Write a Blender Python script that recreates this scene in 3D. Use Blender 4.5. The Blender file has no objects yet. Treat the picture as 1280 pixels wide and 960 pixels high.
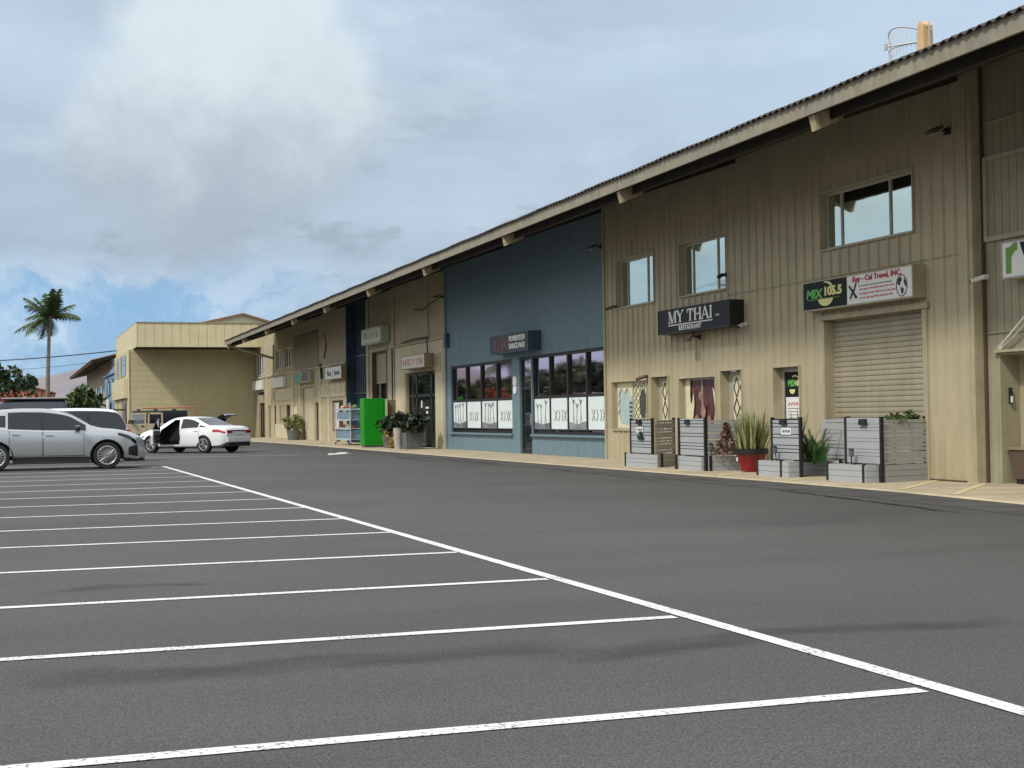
import bpy, bmesh, math, random
import numpy as np
from mathutils import Vector, Matrix
random.seed(7)
C = bpy.context.scene.collection
S = bpy.context.scene
R = math.radians

# ---------------------------------------------------------------- materials
def _nodes(m):
    m.use_nodes = True
    nt = m.node_tree
    return nt, nt.nodes, nt.links, nt.nodes['Principled BSDF']

def mat(name, col, rough=0.6, metal=0.0, var=0.0, vscale=3.0, bump=0.0, bscale=40.0, spec=0.5,
        streak=0.0, dirt=None, alpha=1.0, stretch=None, coat=0.0, col2=None):
    """procedural principled material: base colour varied by noise, optional vertical streaks, dirt patches and bump"""
    m = bpy.data.materials.new(name)
    nt, N, L, b = _nodes(m)
    b.inputs['Roughness'].default_value = rough
    b.inputs['Metallic'].default_value = metal
    b.inputs['Specular IOR Level'].default_value = spec
    b.inputs['Coat Weight'].default_value = coat
    b.inputs['Base Color'].default_value = (*col, 1)
    tc = N.new('ShaderNodeTexCoord')
    src = tc.outputs['Object']
    if var > 0 or col2:
        mp = N.new('ShaderNodeMapping')
        if stretch: mp.inputs['Scale'].default_value = stretch
        L.new(src, mp.inputs['Vector'])
        n = N.new('ShaderNodeTexNoise'); n.inputs['Scale'].default_value = vscale
        n.inputs['Detail'].default_value = 6; n.inputs['Roughness'].default_value = .6
        L.new(mp.outputs['Vector'], n.inputs['Vector'])
        r = N.new('ShaderNodeValToRGB')
        c0 = tuple(c * (1 - var) for c in col); c1 = tuple(min(1, c * (1 + var)) for c in (col2 or col))
        r.color_ramp.elements[0].position = .32; r.color_ramp.elements[0].color = (*c0, 1)
        r.color_ramp.elements[1].position = .68; r.color_ramp.elements[1].color = (*c1, 1)
        L.new(n.outputs['Fac'], r.inputs['Fac'])
        out = r.outputs['Color']
        if streak > 0:
            mp2 = N.new('ShaderNodeMapping'); mp2.inputs['Scale'].default_value = (6, 6, .25)
            L.new(src, mp2.inputs['Vector'])
            n2 = N.new('ShaderNodeTexNoise'); n2.inputs['Scale'].default_value = 1.6; n2.inputs['Detail'].default_value = 5
            L.new(mp2.outputs['Vector'], n2.inputs['Vector'])
            mr = N.new('ShaderNodeMapRange'); mr.inputs[1].default_value = .45; mr.inputs[2].default_value = .75
            L.new(n2.outputs['Fac'], mr.inputs[0])
            mx = N.new('ShaderNodeMix'); mx.data_type = 'RGBA'
            mm = N.new('ShaderNodeMath'); mm.operation = 'MULTIPLY'; mm.inputs[1].default_value = streak
            L.new(mr.outputs[0], mm.inputs[0]); L.new(mm.outputs[0], mx.inputs['Factor'])
            L.new(out, mx.inputs[6]); mx.inputs[7].default_value = (*[c * .45 for c in (dirt or col)], 1)
            out = mx.outputs[2]
        L.new(out, b.inputs['Base Color'])
    if bump > 0:
        n3 = N.new('ShaderNodeTexNoise'); n3.inputs['Scale'].default_value = bscale; n3.inputs['Detail'].default_value = 4
        L.new(src, n3.inputs['Vector'])
        bp = N.new('ShaderNodeBump'); bp.inputs['Strength'].default_value = bump; bp.inputs['Distance'].default_value = .02
        L.new(n3.outputs['Fac'], bp.inputs['Height']); L.new(bp.outputs['Normal'], b.inputs['Normal'])
    if alpha < 1:
        b.inputs['Alpha'].default_value = alpha
    return m

def glassy(name, tint, rough=.03, wob=.02):
    """reflective window film: tinted mirror with a faint waviness"""
    m = bpy.data.materials.new(name)
    nt, N, L, b = _nodes(m)
    b.inputs['Base Color'].default_value = (*tint, 1); b.inputs['Metallic'].default_value = 1
    b.inputs['Roughness'].default_value = rough
    tc = N.new('ShaderNodeTexCoord'); n = N.new('ShaderNodeTexNoise'); n.inputs['Scale'].default_value = 1.3
    L.new(tc.outputs['Object'], n.inputs['Vector'])
    bp = N.new('ShaderNodeBump'); bp.inputs['Strength'].default_value = wob; bp.inputs['Distance'].default_value = .05
    L.new(n.outputs['Fac'], bp.inputs['Height']); L.new(bp.outputs['Normal'], b.inputs['Normal'])
    return m

M = {}
M['corr'] = mat('tan corrugated metal', (.425, .368, .24), .55, var=.09, vscale=1.2, streak=.2, bump=.05, bscale=60)
M['olive'] = mat('olive grooved siding', (.30, .28, .185), .65, var=.1, vscale=1.5, streak=.3, bump=.05)
M['blue'] = mat('blue painted siding', (.145, .222, .262), .7, var=.13, vscale=6, bump=.25, bscale=45, streak=.25, stretch=(1, 1, .4))
M['shutter'] = mat('grey tan shutter paint', (.33, .295, .205), .5, var=.12, vscale=1.5, streak=.25)
M['plaster'] = mat('tan plaster', (.41, .355, .235), .8, var=.12, vscale=1.5, bump=.12, bscale=25, streak=.22)
M['cream'] = mat('cream plaster', (.56, .495, .34), .8, var=.12, vscale=1.5, bump=.1, bscale=25, streak=.3)
M['navy'] = mat('navy painted metal', (.035, .065, .1), .5, var=.2, vscale=2, streak=.3)
M['block'] = mat('tan block wall', (.56, .49, .285), .8, var=.08, vscale=1.2, bump=.1, bscale=20, streak=.15)
M['panel'] = mat('cream metal panel', (.64, .565, .35), .5, var=.06, vscale=1, streak=.15)
M['trim'] = mat('tan painted trim', (.38, .335, .22), .6, var=.12, vscale=3, streak=.3)
M['fascia'] = mat('weathered fascia board', (.27, .243, .18), .65, var=.14, vscale=2.5, streak=.35, bump=.08, bscale=30)
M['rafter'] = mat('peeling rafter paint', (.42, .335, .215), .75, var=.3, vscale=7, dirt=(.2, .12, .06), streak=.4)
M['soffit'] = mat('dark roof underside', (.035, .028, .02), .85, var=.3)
M['roofmetal'] = mat('rusty corrugated roof metal', (.045, .036, .03), .7, var=.4, vscale=6)
M['rust'] = mat('rust red metal', (.33, .15, .09), .7, var=.25, vscale=2, streak=.4)
M['black'] = mat('black painted metal', (.012, .012, .013), .45)
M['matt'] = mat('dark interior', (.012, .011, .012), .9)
M['brownmetal'] = mat('brown metal', (.09, .06, .04), .5)
M['alu'] = mat('aluminium frame', (.45, .43, .36), .4, .3, var=.1)
M['bronze'] = mat('dark bronze frame', (.012, .011, .011), .5)
M['mirror'] = glassy('pale reflective glass', (.58, .68, .64))
M['purple'] = glassy('purple tinted glass', (.54, .42, .51))
M['darkglass'] = mat('dark glass', (.012, .016, .02), .05, spec=.9)
M['carglass'] = mat('tinted car glass', (.006, .010, .014), .04, spec=.7)
M['white'] = mat('white sign face', (.78, .77, .74), .5, var=.03)
M['film'] = mat('white window film', (.74, .82, .82), .4, var=.04, vscale=.7)
M['greyfilm'] = mat('grey photo film', (.2, .21, .23), .4, var=.5, vscale=2.5)
M['ink'] = mat('black ink', (.02, .02, .025), .6)
M['greyink'] = mat('grey ink', (.12, .14, .16), .6)
M['printgrey'] = mat('pale grey print', (.2, .22, .23), .6, var=.3, vscale=4)
M['red'] = mat('red lettering', (.42, .03, .04), .5)
M['pink'] = mat('pink lettering', (.55, .15, .2), .5)
M['green'] = mat('lime green lettering', (.12, .42, .08), .5)
M['leafgreen'] = mat('leaf green lettering', (.13, .3, .03), .5)
M['yellow'] = mat('pale yellow lettering', (.75, .7, .28), .5)
M['signblack'] = mat('black sign face', (.006, .011, .012), .55, spec=.2)
M['signnavy'] = mat('black blue sign face', (.008, .013, .018), .5, spec=.25)
M['signslate'] = mat('dark slate sign face', (.035, .05, .062), .5, spec=.3)
M['teal'] = mat('teal sign paint', (.03, .35, .33), .5)
M['seafoam'] = mat('faded green sign', (.38, .47, .37), .6, var=.25, vscale=8)
M['oldwhite'] = mat('faded pinkish sign', (.66, .58, .54), .6, var=.12, vscale=9)
M['lacecream'] = mat('cream lace film', (.66, .62, .4), .6, var=.1, vscale=8)
M['paleglass'] = mat('pale frosted glass', (.42, .53, .52), .25, var=.1, vscale=3)
M['maroon'] = mat('maroon poster', (.1, .035, .03), .3, var=.6, vscale=5)
M['slat'] = mat('grey composite board', (.36, .375, .385), .6, var=.07, vscale=14, bump=.1, bscale=80, stretch=(1, 1, 3))
M['card'] = mat('white plastic card', (.75, .75, .73), .5)
M['pot'] = mat('glossy red glazed pot', (.2, .002, .007), .25, coat=.15)
M['soil'] = mat('potting soil', (.03, .02, .015), .95)
M['greypot'] = mat('grey plastic planter', (.12, .125, .12), .7, var=.2)
M['conc'] = mat('pale concrete pot', (.38, .36, .31), .8, var=.15)
M['cabgreen'] = mat('bright green paint', (.006, .27, .010), .35, var=.06, vscale=1)
M['tanbox'] = mat('tan cabinet paint', (.26, .2, .13), .6, var=.2)
M['wire'] = mat('pale wire shelf', (.4, .47, .52), .5, var=.1)
M['rubber'] = mat('black rubber', (.015, .015, .016), .8)
M['rim'] = mat('alloy wheel', (.5, .5, .5), .25, .9)
M['chrome'] = mat('chrome trim', (.75, .75, .75), .12, 1)
M['silver'] = mat('silver car paint', (.52, .54, .55), .28, .65, coat=.6)
M['carwhite'] = mat('white car paint', (.78, .79, .79), .25, coat=.6)
M['carblack'] = mat('black car paint', (.01, .01, .012), .2, coat=.6)
M['cargrey'] = mat('grey van paint', (.075, .085, .1), .35, coat=.3)
M['beige'] = mat('beige jeep paint', (.52, .43, .29), .4, coat=.3)
M['softtop'] = mat('dark navy hard top', (.018, .024, .04), .35)
M['taillight'] = mat('red tail light', (.4, .015, .02), .15, coat=.5)
M['headlight'] = mat('clear headlight', (.22, .24, .26), .08, .2)
M['interior'] = mat('dark red brown car interior', (.010, .006, .006), .8)
M['greytrim'] = mat('grey door trim', (.1, .105, .115), .6)
M['orange'] = mat('orange rack bar', (.5, .16, .08), .5)
M['sunlitbeige'] = mat('sunlit beige panel antenna', (.6, .4, .19), .5, var=.1)  # warm sunlight is put into the beige panel's colour
M['galv'] = mat('galvanised steel', (.5, .5, .47), .45, .5)
M['disc'] = mat('white plastic', (.75, .74, .7), .5)
M['trunk'] = mat('palm trunk bark', (.2, .165, .125), .9, var=.3, vscale=8, bump=.3)
M['bark'] = mat('tree bark', (.12, .09, .06), .9, var=.3)
M['palmleaf'] = mat('palm frond green', (.075, .105, .03), .5, var=.35, vscale=2)
M['leaf'] = mat('dark green leaf', (.03, .055, .018), .55, var=.5, vscale=2.5)
M['leafmid'] = mat('mid green leaf', (.06, .1, .025), .55, var=.45, vscale=2.5)
M['leafdark'] = mat('deep green leaf', (.015, .03, .012), .5, var=.5, vscale=9)
M['sans'] = mat('yellow green sword leaf', (.23, .25, .10), .5, var=.45, vscale=5, stretch=(3, 3, 1.2))
M['bougain'] = mat('coral bougainvillea bloom', (.36, .1, .06), .7, var=.45, vscale=3)
M['bluegrey'] = mat('blue grey wall paint', (.2, .31, .42), .75, var=.1, vscale=1, streak=.2)
M['oldwall'] = mat('stained cream wall', (.42, .36, .26), .85, var=.25, vscale=.6, streak=.4)
M['paint'] = None

def nodes_paint():
    """worn white road paint: pinholes of asphalt and worn patches"""
    m = bpy.data.materials.new('worn white road paint'); nt, N, L, b = _nodes(m)
    tc = N.new('ShaderNodeTexCoord')
    n = N.new('ShaderNodeTexNoise'); n.inputs['Scale'].default_value = 42; n.inputs['Detail'].default_value = 5
    n2 = N.new('ShaderNodeTexNoise'); n2.inputs['Scale'].default_value = 1.7; n2.inputs['Detail'].default_value = 3
    L.new(tc.outputs['Object'], n.inputs['Vector']); L.new(tc.outputs['Object'], n2.inputs['Vector'])
    a = N.new('ShaderNodeMath'); a.operation = 'MULTIPLY_ADD'; a.inputs[1].default_value = .35
    L.new(n2.outputs['Fac'], a.inputs[0]); L.new(n.outputs['Fac'], a.inputs[2])
    r = N.new('ShaderNodeValToRGB')
    r.color_ramp.elements[0].position = .51; r.color_ramp.elements[0].color = (.17, .17, .17, 1)
    r.color_ramp.elements[1].position = .63; r.color_ramp.elements[1].color = (.73, .73, .705, 1)
    L.new(a.outputs[0], r.inputs['Fac']); L.new(r.outputs['Color'], b.inputs['Base Color'])
    b.inputs['Roughness'].default_value = .7
    return m
M['paint'] = nodes_paint()
M['fadedpaint'] = mat('faded road paint', (.36, .36, .36), .8, var=.35, vscale=2)
M['yellowpaint'] = mat('pale yellow paving stripe', (.62, .55, .3), .8, var=.15, vscale=8)

# ---------------------------------------------------------------- mesh builder
class MB:
    def __init__(s): s.v = []; s.f = []; s.m = []; s.cur = 0
    def mi(s, i): s.cur = i; return s
    def add(s, verts, faces):
        o = len(s.v); s.v.extend([tuple(p) for p in verts])
        for f in faces: s.f.append(tuple(i + o for i in f)); s.m.append(s.cur)
        return s
    def box(s, x0, x1, y0, y1, z0, z1):
        x0, x1 = sorted((x0, x1)); y0, y1 = sorted((y0, y1)); z0, z1 = sorted((z0, z1))
        v = [(x, y, z) for z in (z0, z1) for y in (y0, y1) for x in (x0, x1)]
        return s.add(v, [(0, 2, 3, 1), (4, 5, 7, 6), (0, 1, 5, 4), (2, 6, 7, 3), (0, 4, 6, 2), (1, 3, 7, 5)])
    def mbox(s, size, mtx):
        a, b, c = (k / 2 for k in size)
        v = [mtx @ Vector((x, y, z)) for z in (-c, c) for y in (-b, b) for x in (-a, a)]
        return s.add(v, [(0, 2, 3, 1), (4, 5, 7, 6), (0, 1, 5, 4), (2, 6, 7, 3), (0, 4, 6, 2), (1, 3, 7, 5)])
    def seg(s, p0, p1, z0, z1, t):
        """upright slab over the ground segment p0-p1, thickness t"""
        d = Vector((p1[0] - p0[0], p1[1] - p0[1], 0)); L = d.length; a = math.atan2(d.y, d.x)
        m = Matrix.Translation(((p0[0] + p1[0]) / 2, (p0[1] + p1[1]) / 2, (z0 + z1) / 2)) @ Matrix.Rotation(a, 4, 'Z')
        return s.mbox((L, t, z1 - z0), m)
    def tube(s, pts, r, n=6, r1=None):
        pts = [Vector(p) for p in pts]; K = len(pts); rings = []
        for i, p in enumerate(pts):
            d = (pts[min(i + 1, K - 1)] - pts[max(i - 1, 0)]).normalized()
            u = d.cross(Vector((0, 0, 1)))
            if u.length < 1e-3: u = d.cross(Vector((1, 0, 0)))
            u.normalize(); w = d.cross(u)
            rr = r if r1 is None else r + (r1 - r) * i / max(1, K - 1)
            rings.append([p + (u * math.cos(2 * math.pi * k / n) + w * math.sin(2 * math.pi * k / n)) * rr for k in range(n)])
        v = [q for rg in rings for q in rg]
        f = [(i * n + k, i * n + (k + 1) % n, (i + 1) * n + (k + 1) % n, (i + 1) * n + k) for i in range(K - 1) for k in range(n)]
        f += [tuple(range(n - 1, -1, -1)), tuple((K - 1) * n + k for k in range(n))]
        return s.add(v, f)
    def cyl(s, c, ax, r, h, n=20, r1=None):
        """cylinder centred at c along axis ax"""
        ax = Vector(ax).normalized(); c = Vector(c)
        return s.tube([c - ax * h / 2, c + ax * h / 2], r, n, r1)
    def lathe(s, prof, c=(0, 0, 0), n=24, ax='Z'):
        v = []; K = len(prof)
        for (r, z) in prof:
            for k in range(n):
                a = 2 * math.pi * k / n; q = (r * math.cos(a), r * math.sin(a), z)
                if ax == 'Y': q = (q[0], q[2], q[1])
                v.append((c[0] + q[0], c[1] + q[1], c[2] + q[2]))
        f = [(i * n + k, i * n + (k + 1) % n, (i + 1) * n + (k + 1) % n, (i + 1) * n + k) for i in range(K - 1) for k in range(n)]
        return s.add(v, f)
    def poly(s, pts3, off):
        """flat polygon (3D points) extruded by vector off"""
        n = len(pts3); off = Vector(off)
        a = [Vector(p) for p in pts3]; b = [p + off for p in a]
        return s.add(a + b, [tuple(range(n - 1, -1, -1)), tuple(range(n, 2 * n))] + [(i, (i + 1) % n, n + (i + 1) % n, n + i) for i in range(n)])
    def sheet(s, fn, nu, nv):
        v = [fn(i / nu, j / nv) for j in range(nv + 1) for i in range(nu + 1)]
        return s.add(v, [(j * (nu + 1) + i, j * (nu + 1) + i + 1, (j + 1) * (nu + 1) + i + 1, (j + 1) * (nu + 1) + i) for j in range(nv) for i in range(nu)])

WM = {}
def wm(o): return WM.get(o.name, Matrix.Identity(4))

def build(mb, name, mats, parent=None, world=True, smooth=None, bevel=0, fixn=True):
    me = bpy.data.meshes.new(name)
    me.from_pydata([tuple(p) for p in mb.v], [], mb.f)
    mats = mats if isinstance(mats, (list, tuple)) else [mats]
    for k in mats: me.materials.append(M[k] if isinstance(k, str) else k)
    if len(mats) > 1: me.polygons.foreach_set('material_index', mb.m)
    if fixn:
        bm = bmesh.new(); bm.from_mesh(me); bmesh.ops.recalc_face_normals(bm, faces=bm.faces); bm.to_mesh(me); bm.free()
    o = bpy.data.objects.new(name, me); C.objects.link(o)
    if parent is not None:
        if world: me.transform(wm(parent).inverted())
        o.parent = parent; WM[o.name] = wm(parent)
    if smooth is not None:
        me.shade_smooth(); me.set_sharp_from_angle(angle=R(smooth))
    if bevel:
        md = o.modifiers.new('bevel', 'BEVEL'); md.width = bevel; md.segments = 2; md.limit_method = 'ANGLE'
    me.update()
    return o

def tag(o, label=None, cat=None, group=None, kind=None):
    if label: o['label'] = label
    if cat: o['category'] = cat
    if group: o['group'] = group
    if kind: o['kind'] = kind
    return o

def thing(name, label, cat, loc=(0, 0, 0), rz=0, group=None):
    o = bpy.data.objects.new(name, None); C.objects.link(o)
    o.location = loc; o.rotation_euler = (0, 0, rz); o.empty_display_size = .2
    WM[o.name] = Matrix.Translation(loc) @ Matrix.Rotation(rz, 4, 'Z')
    return tag(o, label, cat, group)

def copy_tree(o, parent=None):
    c = o.copy(); C.objects.link(c)
    if parent: c.parent = parent
    for ch in o.children: copy_tree(ch, c)
    return c

# facade frame: u runs along the facade as read from the car park (towards -Y), v is up, w comes out of the wall (towards -X)
def F(x, y, z, u, v, w=0): return Vector((x - w, y - u, z + v))

FONT_CACHE = {}
def glyphs(txt, size, bold=0.0, align='CENTER', shear=0, spacing=1.0, sx=1.0):
    cu = bpy.data.curves.new('lettering', 'FONT'); cu.body = txt; cu.size = size; cu.align_x = align; cu.align_y = 'CENTER'
    cu.extrude = .004; cu.offset = bold; cu.shear = shear; cu.space_character = spacing; cu.resolution_u = 3
    o = bpy.data.objects.new('lettering', cu); C.objects.link(o)
    dg = bpy.context.evaluated_depsgraph_get(); dg.update()
    me = bpy.data.meshes.new_from_object(o.evaluated_get(dg))
    v = [(p.co.x * sx, p.co.y, p.co.z) for p in me.vertices]; f = [tuple(p.vertices) for p in me.polygons]
    bpy.data.objects.remove(o); bpy.data.curves.remove(cu); bpy.data.meshes.remove(me)
    return v, f

def text(mb, txt, size, at, u, v, w=.006, **k):
    """letters set flat on the facade plane at=(x,y,z), offset (u,v)"""
    vs, fs = glyphs(txt, size, **k)
    return mb.add([F(*at, u + p[0], v + p[1], w + p[2]) for p in vs], fs)

def fpoly(mb, at, pts, w0=0.0, w1=.006):
    return mb.poly([F(*at, u, v, w0) for u, v in pts], (-(w1 - w0), 0, 0))

_sk = [0]
def stroke(mb, at, u0, v0, u1, v1, t, w0=.002, w1=.008):
    _sk[0] += 1; w1 += .0005 * (_sk[0] % 7)               # no two crossing strokes share a plane
    d = Vector((u1 - u0, v1 - v0)); d.normalize(); n = Vector((-d.y, d.x)) * t / 2
    return fpoly(mb, at, [(u0 + n.x, v0 + n.y), (u0 - n.x, v0 - n.y), (u1 - n.x, v1 - n.y), (u1 + n.x, v1 + n.y)], w0, w1)
# ---------------------------------------------------------------- camera
cam = bpy.data.cameras.new('camera'); co = bpy.data.objects.new('camera', cam); C.objects.link(co)
cam.sensor_width = 36; cam.lens = 1775 / 1280 * 36; cam.clip_end = 20000; cam.clip_start = .1
rot = Matrix(((0.943666, 0.006074, -0.330843), (-0.330602, -0.024981, -0.943439), (-0.013995, 0.999669, -0.021566)))
co.matrix_world = Matrix.Translation((0, 0, 1.35)) @ rot.to_4x4()
S.camera = co
S.view_settings.view_transform = 'Standard'; S.view_settings.look = 'None'
S.view_settings.exposure = 0.28; S.view_settings.gamma = 1
S.cycles.max_bounces = 6; S.cycles.use_denoising = True

# ---------------------------------------------------------------- sun and sky
TRAVEL = Vector((.817, .45, -1)).normalized()
sl = bpy.data.lights.new('sun', 'SUN'); sl.energy = 2.2; sl.angle = R(6.0); sl.color = (1, .955, .88)
so = bpy.data.objects.new('sun', sl); C.objects.link(so)
so.rotation_euler = TRAVEL.to_track_quat('-Z', 'Y').to_euler(); so.location = (-30, -10, 40)
SUN_EL = math.asin(-TRAVEL.z); SUN_ROT = math.atan2(-TRAVEL.x, -TRAVEL.y)

w = bpy.data.worlds.new('World'); S.world = w; w.use_nodes = True
nt = w.node_tree; N = nt.nodes; L = nt.links; N.clear()
wout = N.new('ShaderNodeOutputWorld'); bg = N.new('ShaderNodeBackground'); bg.inputs['Strength'].default_value = .085
L.new(bg.outputs[0], wout.inputs[0])
sky = N.new('ShaderNodeTexSky'); sky.sky_type = 'NISHITA'; sky.sun_disc = False
sky.sun_elevation = SUN_EL; sky.sun_rotation = SUN_ROT; sky.air_density = 1.0; sky.dust_density = .3; sky.ozone_density = 2.5
tc = N.new('ShaderNodeTexCoord')
def _set(sock, x):
    if isinstance(x, (int, float)): sock.default_value = x
    elif isinstance(x, tuple): sock.default_value = x
    else: L.new(x, sock)
def mth(op, a, b=0.0, c=None):
    n = N.new('ShaderNodeMath'); n.operation = op; _set(n.inputs[0], a); _set(n.inputs[1], b)
    if c is not None: _set(n.inputs[2], c)
    return n.outputs[0]
def vec(op, a, b=(0., 0., 0.)):
    n = N.new('ShaderNodeVectorMath'); n.operation = op; _set(n.inputs[0], a)
    if op == 'SCALE': _set(n.inputs['Scale'], b)
    else: _set(n.inputs[1], b)
    return n.outputs['Value'] if op in ('DISTANCE', 'LENGTH', 'DOT_PRODUCT') else n.outputs[0]
def smooth(x, lo, hi):
    n = N.new('ShaderNodeMapRange'); n.interpolation_type = 'SMOOTHSTEP'
    _set(n.inputs[0], x); n.inputs[1].default_value = lo; n.inputs[2].default_value = hi; return n.outputs[0]
def noise(v, scale, detail=6, rough=.55, color=False):
    n = N.new('ShaderNodeTexNoise'); n.inputs['Scale'].default_value = scale; n.inputs['Detail'].default_value = detail
    n.inputs['Roughness'].default_value = rough; L.new(v, n.inputs['Vector']); return n.outputs['Color' if color else 'Fac']
def mixc(f, a, b):
    n = N.new('ShaderNodeMix'); n.data_type = 'RGBA'; _set(n.inputs['Factor'], f)
    _set(n.inputs[6], a); _set(n.inputs[7], b); return n.outputs[2]
def rgb(r, g, b, k=10): return (r * k, g * k, b * k, 1.0)
D = vec('NORMALIZE', tc.outputs['Generated'])
wv = vec('SUBTRACT', noise(D, 9, 7, .6, True), (.5, .5, .5))
Dw = vec('ADD', D, vec('SCALE', wv, .075))
Dw2 = vec('ADD', D, vec('SCALE', wv, .13))
sep = N.new('ShaderNodeSeparateXYZ'); L.new(Dw, sep.inputs[0]); wx, wy, wz = sep.outputs
sep0 = N.new('ShaderNodeSeparateXYZ'); L.new(D, sep0.inputs[0]); dz = sep0.outputs[2]
flat = vec('MULTIPLY', D, (1.0, 1.0, 2.6))
sheet = noise(flat, 2.6, 7, .55)
fine = noise(flat, 9, 6, .6)
# broad cloud deck, bluish grey with paler breaks
deck = mixc(smooth(sheet, .34, .70), rgb(.40, .49, .60), rgb(.55, .68, .82))
deck = mixc(mth('MULTIPLY', smooth(fine, .5, .72), .35), deck, rgb(.68, .78, .88))
# brighter towards the side away from the palm
az = mth('DIVIDE', sep0.outputs[0], mth('MAXIMUM', sep0.outputs[1], .05))
deck = mixc(mth('MULTIPLY', smooth(az, .3, .7), .65), deck, rgb(.58, .73, .90))
# darker ragged scud under the main cloud
scud = mth('MULTIPLY', smooth(noise(vec('ADD', flat, (.7, .2, .1)), 13, 5, .6), .54, .66), mth('MULTIPLY', smooth(dz, .07, .1), smooth(dz, .19, .15)))
deck = mixc(mth('MULTIPLY', scud, .55), deck, rgb(.33, .39, .46))
# the big cumulus
def blob(c, r):
    return smooth(vec('DISTANCE', Dw, tuple(Vector(c).normalized())), r * 1.15, r * .55)
cum = None
for c, r in (((.11, .96, .252), .052), ((.165, .95, .262), .055), ((.195, .96, .215), .055), ((.13, .97, .21), .07), ((.085, .98, .19), .06), ((.16, .96, .19), .07), ((.12, .97, .16), .06)):
    b_ = blob(c, r); cum = b_ if cum is None else mth('MAXIMUM', cum, b_)
cshade = mth('MULTIPLY_ADD', mth('SUBTRACT', noise(D, 16, 7, .6), .5), .16, dz)
ccol = mixc(smooth(cshade, .13, .27), rgb(.41, .48, .56), rgb(.72, .81, .85))
deck = mixc(mth('MULTIPLY', cum, .85), deck, ccol)
# clear blue gap low over the horizon on the palm side, with thin streaks
gap = mth('MULTIPLY', smooth(wz, .125, .08), mth('MULTIPLY', smooth(wx, .30, .08), smooth(wx, -.22, -.1)))
streak = smooth(noise(vec('MULTIPLY', Dw2, (1.0, 1.0, 3.2)), 8, 7, .6), .42, .62)
blue = mixc(.75, sky.outputs[0], rgb(.22, .45, .76))
bluec = mixc(mth('MULTIPLY', streak, .8), blue, rgb(.60, .75, .90))
full = mixc(gap, deck, bluec)
# overhead (never in view) the deck is a bright even veil
full = mixc(mth('MULTIPLY', smooth(dz, .28, .46), .92), full, rgb(.98, 1.02, 1.06))
# thin bright cloud on the side the sun stands, out of view over the car park
full = mixc(mth('MULTIPLY', smooth(sep0.outputs[0], -.06, -.32), smooth(dz, .06, .24)), full, rgb(1.0, 1.06, 1.08))
L.new(full, bg.inputs['Color'])

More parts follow.
